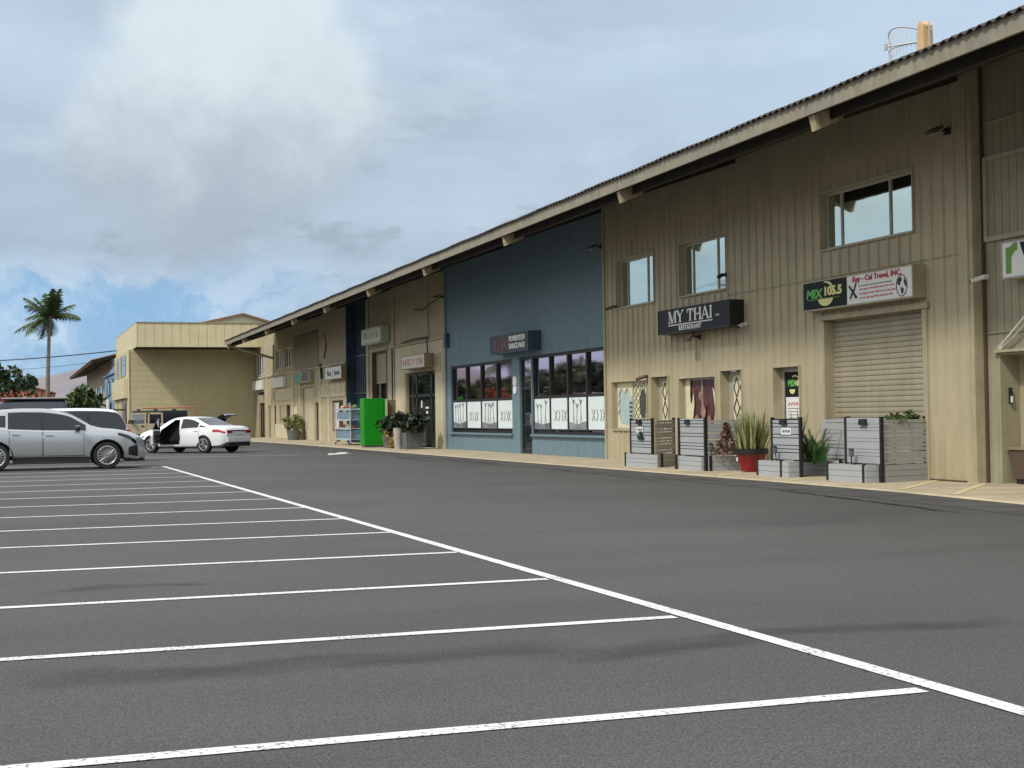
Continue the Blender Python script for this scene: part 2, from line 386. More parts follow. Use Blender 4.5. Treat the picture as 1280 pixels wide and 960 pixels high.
# ---------------------------------------------------------------- ground
def asphalt():
    m = bpy.data.materials.new('asphalt'); nt, N, L, b = _nodes(m)
    tc = N.new('ShaderNodeTexCoord')
    def nz(scale, det, st=(1, 1, 1), loc=(0, 0, 0)):
        mp = N.new('ShaderNodeMapping'); mp.inputs['Scale'].default_value = st; mp.inputs['Location'].default_value = loc
        L.new(tc.outputs['Object'], mp.inputs['Vector'])
        n = N.new('ShaderNodeTexNoise'); n.inputs['Scale'].default_value = scale; n.inputs['Detail'].default_value = det
        L.new(mp.outputs[0], n.inputs['Vector']); return n.outputs['Fac']
    def ramp(x, p0, c0, p1, c1):
        r = N.new('ShaderNodeValToRGB'); r.color_ramp.elements[0].position = p0; r.color_ramp.elements[1].position = p1
        r.color_ramp.elements[0].color = (*c0, 1); r.color_ramp.elements[1].color = (*c1, 1); L.new(x, r.inputs['Fac']); return r.outputs['Color']
    def mul(a, b_, f=1.0):
        x = N.new('ShaderNodeMix'); x.data_type = 'RGBA'; x.blend_type = 'MULTIPLY'; x.inputs['Factor'].default_value = f
        L.new(a, x.inputs[6]); L.new(b_, x.inputs[7]); return x.outputs[2]
    grain = ramp(nz(75, 4), .34, (.040, .040, .039), .68, (.128, .126, .121))
    fineg = ramp(nz(17, 4), .3, (.86, .86, .86), .7, (1.12, 1.12, 1.12))
    broad = ramp(nz(.22, 5), .3, (.86, .86, .86), .7, (1.12, 1.11, 1.09))
    wear = ramp(nz(.5, 6, (.25, 1.6, 1), (3, 1, 0)), .36, (.90, .90, .90), .55, (1, 1, 1))
    stain = ramp(nz(.34, 4, (.55, 1.5, 1), (7.3, 2.2, 0)), .31, (.86, .86, .86), .42, (1, 1, 1))
    col = mul(mul(mul(mul(grain, fineg), broad), wear), stain)
    # long oily smear across the nearest bays, broken up by noise
    sp_ = N.new('ShaderNodeSeparateXYZ'); L.new(tc.outputs['Object'], sp_.inputs[0])
    def mt(op, a, b_, c=None):
        q = N.new('ShaderNodeMath'); q.operation = op
        for s_, x_ in zip(q.inputs, (a, b_, c)):
            if x_ is None: continue
            if isinstance(x_, (int, float)): s_.default_value = x_
            else: L.new(x_, s_)
        return q.outputs[0]
    def smear(y0, sl_, half, x0, x1, seed):
        d_ = mt('ABSOLUTE', mt('ADD', mt('SUBTRACT', sp_.outputs[1], mt('MULTIPLY_ADD', sp_.outputs[0], sl_, y0)), mt('MULTIPLY_ADD', nz(.9, 5, (1, 1, 1), (seed, 0, 0)), 1.1, -.55)), 0)
        a_ = N.new('ShaderNodeMapRange'); a_.interpolation_type = 'SMOOTHSTEP'; L.new(d_, a_.inputs[0]); a_.inputs[1].default_value = half; a_.inputs[2].default_value = half * .2
        e_ = N.new('ShaderNodeMapRange'); e_.interpolation_type = 'SMOOTHSTEP'; L.new(mt('ABSOLUTE', mt('SUBTRACT', sp_.outputs[0], (x0 + x1) / 2), 0), e_.inputs[0]); e_.inputs[1].default_value = (x1 - x0) / 2; e_.inputs[2].default_value = (x1 - x0) / 3.5
        return mt('MULTIPLY', mt('MULTIPLY', a_.outputs[0], e_.outputs[0]), nz(1.6, 3, (1, 2, 1), (0, seed, 0)))
    for args in ((7.85, -.06, .42, -.3, 3.3, 2.0), (7.45, .02, .3, 2.4, 6.2, 5.0), (11.9, 0, .25, .2, 1.6, 9.0)):
        x2 = N.new('ShaderNodeMix'); x2.data_type = 'RGBA'; x2.blend_type = 'MULTIPLY'; L.new(smear(*args), x2.inputs['Factor']); L.new(col, x2.inputs[6]); x2.inputs[7].default_value = (.25, .25, .26, 1); col = x2.outputs[2]
    # specks of pale grit
    v = N.new('ShaderNodeTexVoronoi'); v.inputs['Scale'].default_value = 9; L.new(tc.outputs['Object'], v.inputs['Vector'])
    sp = N.new('ShaderNodeMath'); sp.operation = 'LESS_THAN'; sp.inputs[1].default_value = .05; L.new(v.outputs['Distance'], sp.inputs[0])
    g2 = N.new('ShaderNodeMath'); g2.operation = 'GREATER_THAN'; g2.inputs[1].default_value = .55; L.new(nz(1.1, 2), g2.inputs[0])
    pm = N.new('ShaderNodeMath'); pm.operation = 'MULTIPLY'; L.new(sp.outputs[0], pm.inputs[0]); L.new(g2.outputs[0], pm.inputs[1])
    x = N.new('ShaderNodeMix'); x.data_type = 'RGBA'; L.new(pm.outputs[0], x.inputs['Factor']); L.new(col, x.inputs[6]); x.inputs[7].default_value = (.22, .21, .19, 1)
    L.new(x.outputs[2], b.inputs['Base Color'])
    b.inputs['Roughness'].default_value = .82; b.inputs['Specular IOR Level'].default_value = .35
    bp = N.new('ShaderNodeBump'); bp.inputs['Strength'].default_value = .25; bp.inputs['Distance'].default_value = .004
    L.new(nz(60, 4), bp.inputs['Height']); L.new(bp.outputs[0], b.inputs['Normal'])
    return m
M['asphalt'] = asphalt()
M['gutter'] = mat('newer dark asphalt strip', (.07, .067, .064), .85, var=.35, vscale=1.3, bump=.3, bscale=150)
M['tar'] = mat('tar crack filler', (.018, .018, .018), .7)
M['concrete'] = mat('cream concrete pavement', (.47, .39, .27), .8, var=.18, vscale=1.1, bump=.1, bscale=60, streak=.3)
M['dirt'] = mat('dry ground', (.16, .13, .09), .9, var=.3, vscale=.05)
M['hill'] = mat('hazy far hillside', (.205, .19, .205), 1, var=.25, vscale=.004)  # distance haze is mixed into this bluish grey

tag(build(MB().add([(-9000, -9000, -.03), (9000, -9000, -.03), (9000, 9000, -.03), (-9000, 9000, -.03)], [(0, 1, 2, 3)]), 'ground', 'dirt'), kind='structure')
tag(build(MB().add([(-40, -20, 0), (40, -20, 0), (40, 180, 0), (-40, 180, 0)], [(0, 1, 2, 3)]), 'parking_lot', 'asphalt'), kind='structure')
# pavement in front of the row: a slab with a slightly wandering edge
edge = [(12.9, 5), (13.05, 14), (13.2, 16.3), (13.55, 20), (13.62, 24), (13.56, 30), (13.5, 36), (13.48, 47), (13.4, 58), (13.38, 70), (13.1, 80), (12.5, 89), (12.0, 97)]
def interp_edge(y): return float(np.interp(y, [q[1] for q in edge], [q[0] for q in edge]))
sw = MB(); n = len(edge)
sw.add([(x, y, .004) for x, y in edge] + [(x + .03, y, .03) for x, y in edge] + [(16.6, y, .03) for x, y in edge],
       [(i, i + 1, n + i + 1, n + i) for i in range(n - 1)] + [(n + i, n + i + 1, 2 * n + i + 1, 2 * n + i) for i in range(n - 1)])
tag(build(sw, 'pavement', 'concrete'), kind='structure')
for y in [18 + 2.45 * k for k in range(31)]:
    xe = interp_edge(y); jm = MB().add([(xe + .05, y, .0325), (16.2, y, .0325), (16.2, y + .018, .0325), (xe + .05, y + .018, .0325)], [(0, 1, 2, 3)]); tag(build(jm, 'pavement_joint', 'tar'), kind='structure')
gs = MB(); gs.add([(x - .02, y, .004) for x, y in edge] + [(x - 1.15 - .12 * math.sin(y * .6) - .05 * math.sin(y * 2.3), y, .004) for x, y in edge], [(i, n + i, n + i + 1, i + 1) for i in range(n - 1)])
tag(build(gs, 'asphalt_gutter_strip', 'gutter'), kind='structure')
# tar-filled cracks along the joint
cr = MB(); random.seed(3)
def crack(x0, y0, x1, y1, wd, k=26):
    pts = []
    for i in range(k + 1):
        t = i / k; pts.append((x0 + (x1 - x0) * t + random.uniform(-.04, .04), y0 + (y1 - y0) * t, wd * (.35 + random.random()) * min(1, 6 * t, 6 * (1 - t)) + .004))
    cr.add([(x - q, y, .009) for x, y, q in pts] + [(x + q, y, .009) for x, y, q in pts], [(i, k + 1 + i, k + 2 + i, i + 1) for i in range(k)])
crack(11.45, 15.2, 12.28, 21.5, .035); crack(12.0, 25.5, 12.35, 33, .018); crack(12.9, 24.6, 13.0, 26, .03, 10); crack(12.4, 36, 12.6, 47, .03)
crack(12.75, 48, 12.9, 60, .05); crack(11.6, 40, 11.9, 46, .04)
tag(build(cr, 'tar_crack_seams', 'tar'), kind='structure')

# painted stall lines: one long head line and 15 stall dividers
def quad_line(p0, p1, wd, z=.006):
    d = Vector((p1[0] - p0[0], p1[1] - p0[1], 0)).normalized(); nn = Vector((-d.y, d.x, 0)) * wd / 2; L_ = 40
    a = Vector((*p0, z)); b = Vector((*p1, z)); v = []; mb = MB()
    for i in range(L_ + 1):
        q = a + (b - a) * i / L_; e = 1 + random.uniform(-.035, .035)
        v += [q + nn * e, q - nn * e]
    return mb.add(v, [(2 * i, 2 * i + 1, 2 * i + 3, 2 * i + 2) for i in range(L_)])
tag(build(quad_line((4.22, 3.0), (4.03, 41.95), .115), 'long_parking_line', 'paint'), kind='structure')
YS = [5.81, 8.51, 10.89, 13.41, 16.07, 18.52, 21.1, 23.67, 26.2, 28.75, 31.3, 33.85, 36.4, 38.95, 41.5]
for y in YS:
    tag(build(quad_line((-5.5, y + .17), (4.1, y), .115, .005), 'parking_line', 'paint'), kind='structure')
for y in (44.1, 46.7, 49.3):
    tag(build(quad_line((-5.5, y + .1), (3.6, y), .1, .005), 'parking_line', 'paint'), kind='structure')
tag(build(quad_line((3.5, 51.9), (9.67, 50.7), .22), 'faded_cross_line', 'fadedpaint'), kind='structure')
tag(build(quad_line((2.95, 42.6), (3.75, 41.2), .1, .007), 'parking_line', 'paint'), kind='structure')
ar = MB().add([(10.5, 49.9, .006), (11.75, 51.3, .006), (11.05, 52.2, .006)], [(0, 1, 2)])
ar.add([(11.2, 51.9, .006), (11.5, 51.5, .006), (12.0, 53.2, .006), (11.75, 53.5, .006)], [(0, 1, 2, 3)])
tag(build(ar, 'painted_arrow', 'paint'), kind='structure')
for (a, b) in (((16.0, 22.1), (13.75, 19.95)), ((15.92, 20.65), (13.55, 18.3)), ((15.2, 27.8), (13.62, 26.2)), ((15.0, 24.7), (13.7, 23.5)), ((14.9, 29.7), (13.65, 28.4)), ((15.3, 33.6), (13.6, 32.0))):
    tag(build(quad_line(a, b, .12, .035), 'pavement_stripe', 'yellowpaint'), kind='structure')

# unseen ridge added past the car park to block the low sky light
mr_ = MB(); vv = []; rg = random.Random(9)
for i in range(61):
    az_ = R(6 + i * 3.2); el_ = 2.0 + 6.0 * min(1, max(0, (math.degrees(az_) - 28) / 25)) + rg.uniform(-.5, .5)
    for rr_, zz_ in ((2600, -5), (3300, .45), (4200, 1.0), (6000, -5)):
        vv.append((-rr_ * math.sin(az_), rr_ * math.cos(az_), zz_ if zz_ < 0 else zz_ * 4200 * math.tan(R(el_))))
mr_.add(vv, [(4 * i + k, 4 * i + 4 + k, 4 * i + 5 + k, 4 * i + 1 + k) for i in range(60) for k in range(3)])
tag(build(mr_, 'sky_blocking_ridge', 'hill', smooth=60), kind='structure')
# far hills
hb = MB(); ridge = []
rng = random.Random(5)
for i in range(81):
    px = -900 + i * 32
    y = 463 + .26 * max(0, 90 - px) if px < 90 else 463 - .03 * (px - 90)
    y += rng.uniform(-1.2, 1.2)
    ridge.append(((px - 18) / 1775 * 3000, 3000, max(12, (527 - y) / 1775 * 3000)))
front = [(x * .86, 2300, -5) for x, _, _ in ridge]; mid = [(x * .94, 2650, z * .42 + rng.uniform(-6, 6)) for x, _, z in ridge]; back = [(x * 1.1, 3800, -5) for x, _, _ in ridge]
K = 81
hb.add(front + mid + ridge + back, [(r * K + i, r * K + i + 1, (r + 1) * K + i + 1, (r + 1) * K + i) for r in range(3) for i in range(K - 1)])
tag(build(hb, 'hill', 'hill', smooth=60), kind='structure')
# ---------------------------------------------------------------- the long row of shop units
def interp(bp, y):
    for (a, oa), (b, ob) in zip(bp, bp[1:]):
        if a <= y <= b: return oa + (ob - oa) * (y - a) / max(1e-9, b - a)
    return bp[-1][1] if y > bp[-1][0] else bp[0][1]

def rib_profile(y0, y1, pitch, top, base, h):
    """box ribs standing h proud of the sheet"""
    bp = [(y0, 0)]; y = y0 + pitch * .5
    while y + base / 2 < y1:
        bp += [(y - base / 2, 0), (y - top / 2, h), (y + top / 2, h), (y + base / 2, 0)]; y += pitch
    return bp + [(y1, 0)]

def wall_mesh(X, y0, y1, z0, ztop, openings, bp=None, depth=.25):
    """sheet of wall at x = X facing -X with rectangular openings (y0, y1, z0, z1) and their reveals; ztop is a function of y"""
    bp = bp or [(y0, 0), (y1, 0)]
    ys = sorted({round(v, 4) for v in [b[0] for b in bp] + [q for o in openings for q in o[:2]] + [y0, y1] if y0 - 1e-6 <= v <= y1 + 1e-6})
    mb = MB(); zt = ztop if callable(ztop) else (lambda y: ztop)
    for a, b in zip(ys, ys[1:]):
        if b - a < 1e-4: continue
        m = (a + b) / 2; oa = interp(bp, a); ob = interp(bp, b)
        cuts = sorted([(o[2], o[3]) for o in openings if o[0] < m < o[1]]); lo = z0; spans = []
        for c0, c1 in cuts:
            if c0 > lo + 1e-4: spans.append((lo, c0))
            lo = max(lo, c1)
        spans.append((lo, None))
        for s0, s1 in spans:
            za, zb = (zt(a), zt(b)) if s1 is None else (s1, s1)
            mb.add([(X - oa, a, s0), (X - ob, b, s0), (X - ob, b, zb), (X - oa, a, za)], [(0, 3, 2, 1)])
    for (a, b, c, d) in openings:
        h = max([o for _, o in bp]) ; x0 = X - h - .003; x1 = X + depth; t = .035
        # jamb, head and sill linings as thin frames
        mb.box(x0, x1, a - t, a - .0005, c, d + t); mb.box(x0, x1, b + .0005, b + t, c, d + t)
        mb.box(x0, x1, a, b, d + .0005, d + t)
        if c > .05: mb.box(x0 - .02, x1, a - t, b + t, c - t, c - .0005)
    return mb

BLD = thing('commercial_building', 'long two storey row of shop units, tan and blue, under one deep dark eave', 'building', (16.2, 57, 0))
def g(y): return -.0045 * (y - 20)                       # the eave drops slightly along the row
def under(x, y): return 6.46 + .36 * (x - 13.0) + g(y)   # underside of the roof
EX = 13.0
def P(mb, name, mats, parent=BLD, label=None, **k):
    o = build(mb, name, mats, parent, **k)
    if label: o['label'] = label
    return o

# roof slab, corrugated sheet, fascia, rafters
rf = MB()
for (x0, x1, y0, y1) in ((EX + .03, 27, 12, 93.2), (16.0, 27, 93.2, 103)):
    v = []
    for t in (0.0, .16):
        v += [(x0, y0, under(x0, y0) + t), (x1, y0, under(x1, y0) + t), (x1, y1, under(x1, y1) + t), (x0, y1, under(x0, y1) + t)]
    rf.add(v, [(3, 2, 1, 0), (4, 5, 6, 7), (0, 1, 5, 4), (1, 2, 6, 5), (2, 3, 7, 6), (3, 0, 4, 7)])
for k in range(6):                                       # purlins under the overhang, deepened to shade the wall top
    x = EX + .35 + k * .5
    rf.add([(x, 12, under(x, 12) - .2), (x + .05, 12, under(x, 12) - .2), (x + .05, 93, under(x, 93) - .2), (x, 93, under(x, 93) - .2),
            (x, 12, under(x, 12)+.02), (x + .05, 12, under(x, 12)+.02), (x + .05, 93, under(x, 93)+.02), (x, 93, under(x, 93)+.02)],
           [(3, 2, 1, 0), (0, 1, 5, 4), (1, 2, 6, 5), (2, 3, 7, 6), (3, 0, 4, 7)])
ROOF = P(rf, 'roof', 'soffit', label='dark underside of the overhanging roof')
cs = MB(); v = []; ny = 1620
for i in range(ny + 1):
    y = 12 + 81.2 * i / ny; wv_ = .026 * math.sin(2 * math.pi * y / .21) + .008 * math.sin(y * 1.7) + random.uniform(-.004, .004)
    for x in (EX - .09 + random.uniform(-.008, .008), 27):
        for t in (.30, .312): v.append((x, y, under(x, y) + t + wv_))
cs.add(v, [q for i in range(ny) for q in ((4 * i, 4 * i + 4, 4 * i + 6, 4 * i + 2), (4 * i + 1, 4 * i + 3, 4 * i + 7, 4 * i + 5), (4 * i, 4 * i + 1, 4 * i + 5, 4 * i + 4))])
P(cs, 'corrugated_sheet', 'roofmetal', ROOF, fixn=False)
fb = MB()
def slanted_bar(mb, x0, x1, y0, y1, za, zb):
    v = [(x, y, z + g(y)) for z in (za, zb) for y in (y0, y1) for x in (x0, x1)]
    mb.add(v, [(0, 2, 3, 1), (4, 5, 7, 6), (0, 1, 5, 4), (2, 6, 7, 3), (0, 4, 6, 2), (1, 3, 7, 5)])
yy = 12.0
for L_ in (9.4, 8.2, 8.1, 8.3, 8.1, 8.3, 7.8, 7.9, 8.2, 6.9):
    slanted_bar(fb, EX - .02, EX + .03, yy, yy + L_ - .006, 6.46, 6.735); yy += L_
P(fb, 'fascia', 'fascia')
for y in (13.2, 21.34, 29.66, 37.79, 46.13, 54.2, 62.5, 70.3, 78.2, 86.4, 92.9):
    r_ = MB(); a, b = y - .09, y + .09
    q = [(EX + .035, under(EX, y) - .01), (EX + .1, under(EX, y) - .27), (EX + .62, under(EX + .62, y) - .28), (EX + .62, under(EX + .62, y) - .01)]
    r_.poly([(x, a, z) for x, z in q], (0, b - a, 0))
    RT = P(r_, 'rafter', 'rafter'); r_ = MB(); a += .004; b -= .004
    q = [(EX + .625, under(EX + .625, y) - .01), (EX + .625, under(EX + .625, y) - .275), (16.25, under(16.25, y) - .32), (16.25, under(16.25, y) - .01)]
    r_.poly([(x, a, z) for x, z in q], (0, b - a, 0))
    P(r_, 'shaded_rafter', 'soffit', RT)  # inner length takes the dark soffit colour in place of eave shade

# --- unit walls
def top(y): return under(16.2, y) + .02
corr = rib_profile(20.88, 37.5, .345, .03, .075, .04)
# finer flutes between the main ribs
opB = [(22.3, 25.85, .03, 3.22), (26.84, 27.93, .9, 2.31), (29.41, 30.44, .03, 2.32), (30.73, 32.69, .95, 2.2), (33.35, 34.37, .03, 2.29), (34.68, 37.0, .9, 2.22),
       (22.64, 25.88, 4.70, 5.88), (30.09, 32.59, 4.28, 5.60), (34.13, 36.6, 4.29, 5.61)]
wb = wall_mesh(16.0, 20.88, 37.5, 0, top, opB, corr)
wb.box(16.0, 16.25, 37.45, 37.5, 0, top(38)); wb.box(16.0, 16.25, 20.885, 20.93, 0, top(21))
WB = P(wb, 'wall', 'corr', label='tan ribbed metal wall')
sm = MB()                                                # lap seam of the sheets and corner flashings
sm.box(15.955, 15.962, 21.3, 30, 4.115, 4.13)
P(sm, 'lap_seam', 'trim', WB)
for y in (20.86, 37.42):
    sm = MB(); sm.box(15.95, 16.02, y, y + .1, 0, top(y) - .05); P(sm, 'corner_flashing', 'trim', WB)
dk = MB(); dk.box(16.01, 16.19, 20.868, 20.884, 0, top(21) - .1); P(dk, 'corner_return', 'trim', WB); dk = MB(); dk.box(16.14, 16.195, 20.82, 20.866, 0, top(21) - .1); P(dk, 'downpipe', 'brownmetal', WB, label='rusty brown strip at the joint of two units')
bs = MB(); bs.box(15.955, 15.99, 21.2, 22.25, .0, .06); P(bs, 'wall_base_strip', 'brownmetal', WB)

grv = []; y = 6.0
while y < 20.97:
    grv += [(y, 0), (y + .155, 0), (y + .16, -.012), (y + .175, -.012), (y + .18, 0)]; y += .2
grv = [q for q in grv if q[0] < 20.97] + [(20.97, 0)]
opA = [(18.4, 20.5, .03, 2.27)]
WA = P(wall_mesh(16.2, 6, 20.97, 0, top, opA, grv, .42), 'wall', 'olive', label='olive wall of narrow grooved boards')
t_ = MB()
for z in (4.27, 5.68): t_.box(16.14, 16.2, 18.5, 20.8, z, z + .08)
t_.box(16.14, 16.2, 20.72, 20.8, 4.35, 5.68); t_.box(16.17, 16.205, 12, 20.8, 2.655, 2.67); t_.box(16.17, 16.205, 12, 20.8, 6.36, 6.375)
t_.box(16.12, 16.2, 18.3, 20.58, 2.31, 2.36)
P(t_, 'panel_frame', 'trim', WA)
d_ = MB(); d_.box(16.6, 16.66, 18.4, 20.5, 0, 2.27); P(d_, 'recess_back', 'trim', WA)
dr = MB(); dr.box(16.555, 16.6, 18.62, 20.05, .05, 2.15)
DA = P(dr, 'door', 'trim', label='glazed entrance door in a recess')
gl = MB(); gl.box(16.54, 16.554, 18.75, 19.93, .3, 2.05); P(gl, 'pane', 'darkglass', DA)
tx = MB(); text(tx, 'ENTER', .17, (16.538, 19.87, 0), .36, 1.93, align='CENTER', bold=.006)
fpoly(tx, (16.538, 19.87, 0), [(.04 + .03 * math.cos(k), 1.68 + .035 * math.sin(k)) for k in [i * .628 for i in range(10)]])
fpoly(tx, (16.538, 19.87, 0), [(.06, .9), (.3, .9), (.3, 1.4), (.06, 1.4)])
P(tx, 'door_lettering', 'white', DA)

wallC = wall_mesh(16.2, 37.4, 54.05, 0, top, [(46.2, 53.45, .7, 3.27), (38.02, 44.25, .7, 3.29), (44.25, 45.42, .03, 3.29)],
                  [(37.4, 0), (54.05, 0)])
WC = P(wallC, 'wall', 'blue', label='slate blue painted wall of the dance studio')
s_ = MB(); s_.box(16.1, 16.2, 46.1, 53.55, .63, .68); s_.box(16.1, 16.2, 37.52, 44.2, .63, .68); s_.box(16.13, 16.2, 53.93, 54.05, 0, top(54) - .1)
P(s_, 'sill', 'blue', WC)

opD = [(55.65, 60.2, .03, 3.2), (63.5, 66.4, .03, 4.38)]
WD = P(wall_mesh(16.2, 54.05, 67.3, 0, top, opD, None, .3), 'wall', 'plaster', label='tan plaster wall between blue units')
q = MB(); q.box(16.1, 16.2, 54.05, 62.3, 4.42, 4.5); q.box(16.12, 16.2, 62.0, 62.35, 0, 7.2); q.box(16.14, 16.2, 54.06, 54.4, 0, 4.42)
q.box(16.1, 16.2, 63.3, 66.6, 4.42, 4.52); q.box(16.13, 16.2, 56.45, 56.55, 4.5, 7); q.box(16.12, 16.2, 66.9, 67.3, 0, 7)
P(q, 'wall_trim', 'plaster', WD)
lowp = MB(); lowp.box(16.16, 16.2, 54.42, 55.55, .03, 4.4); lowp.box(16.16, 16.2, 60.35, 61.95, .03, 4.4); lowp.box(16.165, 16.2, 55.6, 60.3, 3.27, 4.4)
P(lowp, 'wall_panel', 'cream', WD, label='paler lower plaster panels')
pb = MB(); pb.box(16.125, 16.155, 54.66, 55.56, 3.15, 3.9)
PB = P(pb, 'notice_panel', 'plaster', WD)
nk = MB()
for k in (0, .3):
    for j in range(6):
        a = -1.2 + .48 * j; stroke(nk, (16.122, 55.35, 3.3), .1 + k + .12 * (1 - math.cos(a)), .25 + .2 * math.sin(a), .1 + k + .12 * (1 - math.cos(a + .48)), .25 + .2 * math.sin(a + .48), .06)
P(nk, 'notice_mark', 'greyink', PB)
bat = [(67.3, 0)]; y = 67.5
while y < 72: bat += [(y, 0), (y + .02, .07), (y + .14, .07), (y + .16, 0)]; y += .42
WE = P(wall_mesh(16.75, 67.3, 72.1, 0, top, [], bat + [(72.1, 0)]), 'wall', 'navy', label='recessed navy ribbed wall')
e_ = MB()
for z in (2.5, 4.4): e_.box(16.6, 16.76, 67.31, 72.09, z, z + .09)
e_.box(16.2, 16.75, 67.3, 67.34, 0, 7.4); e_.box(16.2, 16.75, 72.06, 72.1, 0, 7.4)
P(e_, 'wall_rail', 'navy', WE)

opF = [(72.9, 75.6, .6, 2.24), (79.3, 80.15, .03, 2.2), (80.6, 83.9, .03, 3.12), (88.0, 89.5, .03, 2.16), (93.05, 93.95, .03, 2.17), (95.15, 95.85, .03, 2.19), (97.5, 99.8, .03, 2.4),
       (97.25, 101, 4.32, 5.68), (90.72, 92.85, 4.5, 5.77), (87.15, 89.65, 4.5, 5.76), (91.1, 91.7, 1.1, 2.15), (90.1, 90.5, 1.35, 2.15)]
WF = P(wall_mesh(16.2, 72.1, 102, 0, lambda y: 7.45 + g(y), opF, None, .2), 'wall', 'plaster', label='far tan plaster wall with many narrow doors')
q = MB(); q.box(16.15, 16.2, 72.12, 79, 2.45, 3.15); q.box(16.12, 16.2, 72.12, 102, 4.12, 4.2)
for y in (76.1, 78.3, 84.3, 86.6, 93.5, 96.3): q.box(16.12, 16.2, y, y + .28, .03, 4.12 if y < 90 else 6.2)
for (a, b) in ((72.3, 75.9), (76.6, 78.1), (87, 93)): q.box(16.165, 16.2, a, b, 2.5, 3.2)
q.box(16.17, 16.2, 88.2, 93.3, .05, .95)
P(q, 'wall_panel', 'cream', WF, label='paler raised plaster panels')
lap = MB(); z = 4.25
while z < 6.2:
    lap.poly([(16.2, 79, z), (16.12, 79, z), (16.19, 79, z + .14)], (0, 7.5, 0)); z += .145
P(lap, 'lap_siding', 'trim', WF)

# dark filler just behind every opening so nothing looks through
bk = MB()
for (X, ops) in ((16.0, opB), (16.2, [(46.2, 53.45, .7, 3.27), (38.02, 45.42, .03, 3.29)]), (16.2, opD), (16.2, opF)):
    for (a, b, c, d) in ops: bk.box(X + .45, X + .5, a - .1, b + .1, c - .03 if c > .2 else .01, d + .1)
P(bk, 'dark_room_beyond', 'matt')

# --- windows: frame with children
def window(X, a, b, c, d, cols, glass='mirror', frame='alu', rec=.12, fw=.05, mw=.04, mdep=.05, label=None):
    f = MB(); x0 = X + rec; x1 = x0 + mdep
    f.box(x0, x1, a, b, c, c + fw); f.box(x0, x1, a, b, d - fw, d); f.box(x0, x1, a, a + fw, c + fw, d - fw); f.box(x0, x1, b - fw, b, c + fw, d - fw)
    for t in cols[1:-1]:
        y = a + (b - a) * t; f.box(x0 - .005, x1, y - mw / 2, y + mw / 2, c + fw, d - fw)
    o = P(f, 'window', frame, label=label)
    for t0, t1 in zip(cols, cols[1:]):
        p = MB(); p.box(x0 + mdep * .5, x0 + mdep * .5 + .012, a + (b - a) * t0 + .01, a + (b - a) * t1 - .01, c + .01, d - .01)
        P(p, 'pane', glass, o)
    return o
window(16.0, 22.64, 25.88, 4.70, 5.88, [0, .29, .82, 1], label='wide sliding upper window over the travel sign')
window(16.0, 30.09, 32.59, 4.28, 5.60, [0, .27, .8, 1], label='upper window above the restaurant sign')
window(16.0, 34.13, 36.6, 4.29, 5.61, [0, .27, .8, 1], label='upper window beside the blue wall')
for (a, b, c, d, n) in ((97.25, 101, 4.32, 5.68, 4), (90.72, 92.85, 4.5, 5.77, 3), (87.15, 89.65, 4.5, 5.76, 3)):
    window(16.2, a, b, c, d, [k / n for k in range(n + 1)], 'darkglass', 'disc', .08, .07, .22, .06, 'far upper window with pale mullions')
for (a, b, c, d) in ((91.1, 91.7, 1.1, 2.15), (90.1, 90.5, 1.35, 2.15)): window(16.2, a, b, c, d, [0, 1], 'darkglass', 'trim', .06)

# dance studio glazing
def studio(a, b, cols, c=.7, d=3.27):
    o = window(16.2, a, b, c, d, cols, 'purple', 'bronze', .06, .09, .11, .14)
    t = MB(); t.box(16.262, 16.32, a, b, 1.86, 1.95); t.box(16.262, 16.32, a, b, .83, .87); P(t, 'transom', 'bronze', o)
    return o
cl = [0, .25, .5, .75, 1]
W1 = studio(46.2, 53.45, cl); W2 = studio(38.02, 44.25, cl, .7, 3.29)
def chevrons(mb, at, u, v, s, t):
    """row of chevron marks: x, two arrows, x"""
    for k, kind in enumerate('x>>x'):
        u0 = u + k * s * .78; h = s * .5; wd = s * .42
        if kind == 'x':
            stroke(mb, at, u0, v - h, u0 + wd, v, t); stroke(mb, at, u0 + wd, v, u0, v + h, t)
            stroke(mb, at, u0 + wd * 1.75, v - h, u0 + wd * .9, v, t); stroke(mb, at, u0 + wd * .9, v, u0 + wd * 1.75, v + h, t)
        else:
            q = .35 * s; stroke(mb, at, u0 + q, v - h, u0 + q + wd * .6, v, t); stroke(mb, at, u0 + q + wd * .6, v, u0 + q, v + h, t)
def dancer(mb, at, u, v, s, lean):
    """thin figure in a photo print on the window film"""
    stroke(mb, at, u, v, u + lean * .3, v + .32 * s, .034 * s); stroke(mb, at, u, v, u - .07 * s, v - .33 * s, .024 * s); stroke(mb, at, u, v, u + .1 * s, v - .33 * s, .024 * s)
    stroke(mb, at, u + lean * .3, v + .3 * s, u + lean * .3 - .12 * s, v + .5 * s, .03 * s); stroke(mb, at, u + lean * .3, v + .3 * s, u + lean * .3 + .12 * s, v + .46 * s, .03 * s)
    fpoly(mb, at, [(u + lean * .36 + .045 * s * math.cos(k * .8), v + .4 * s + .05 * s * math.sin(k * .8)) for k in range(8)], .002, .008)
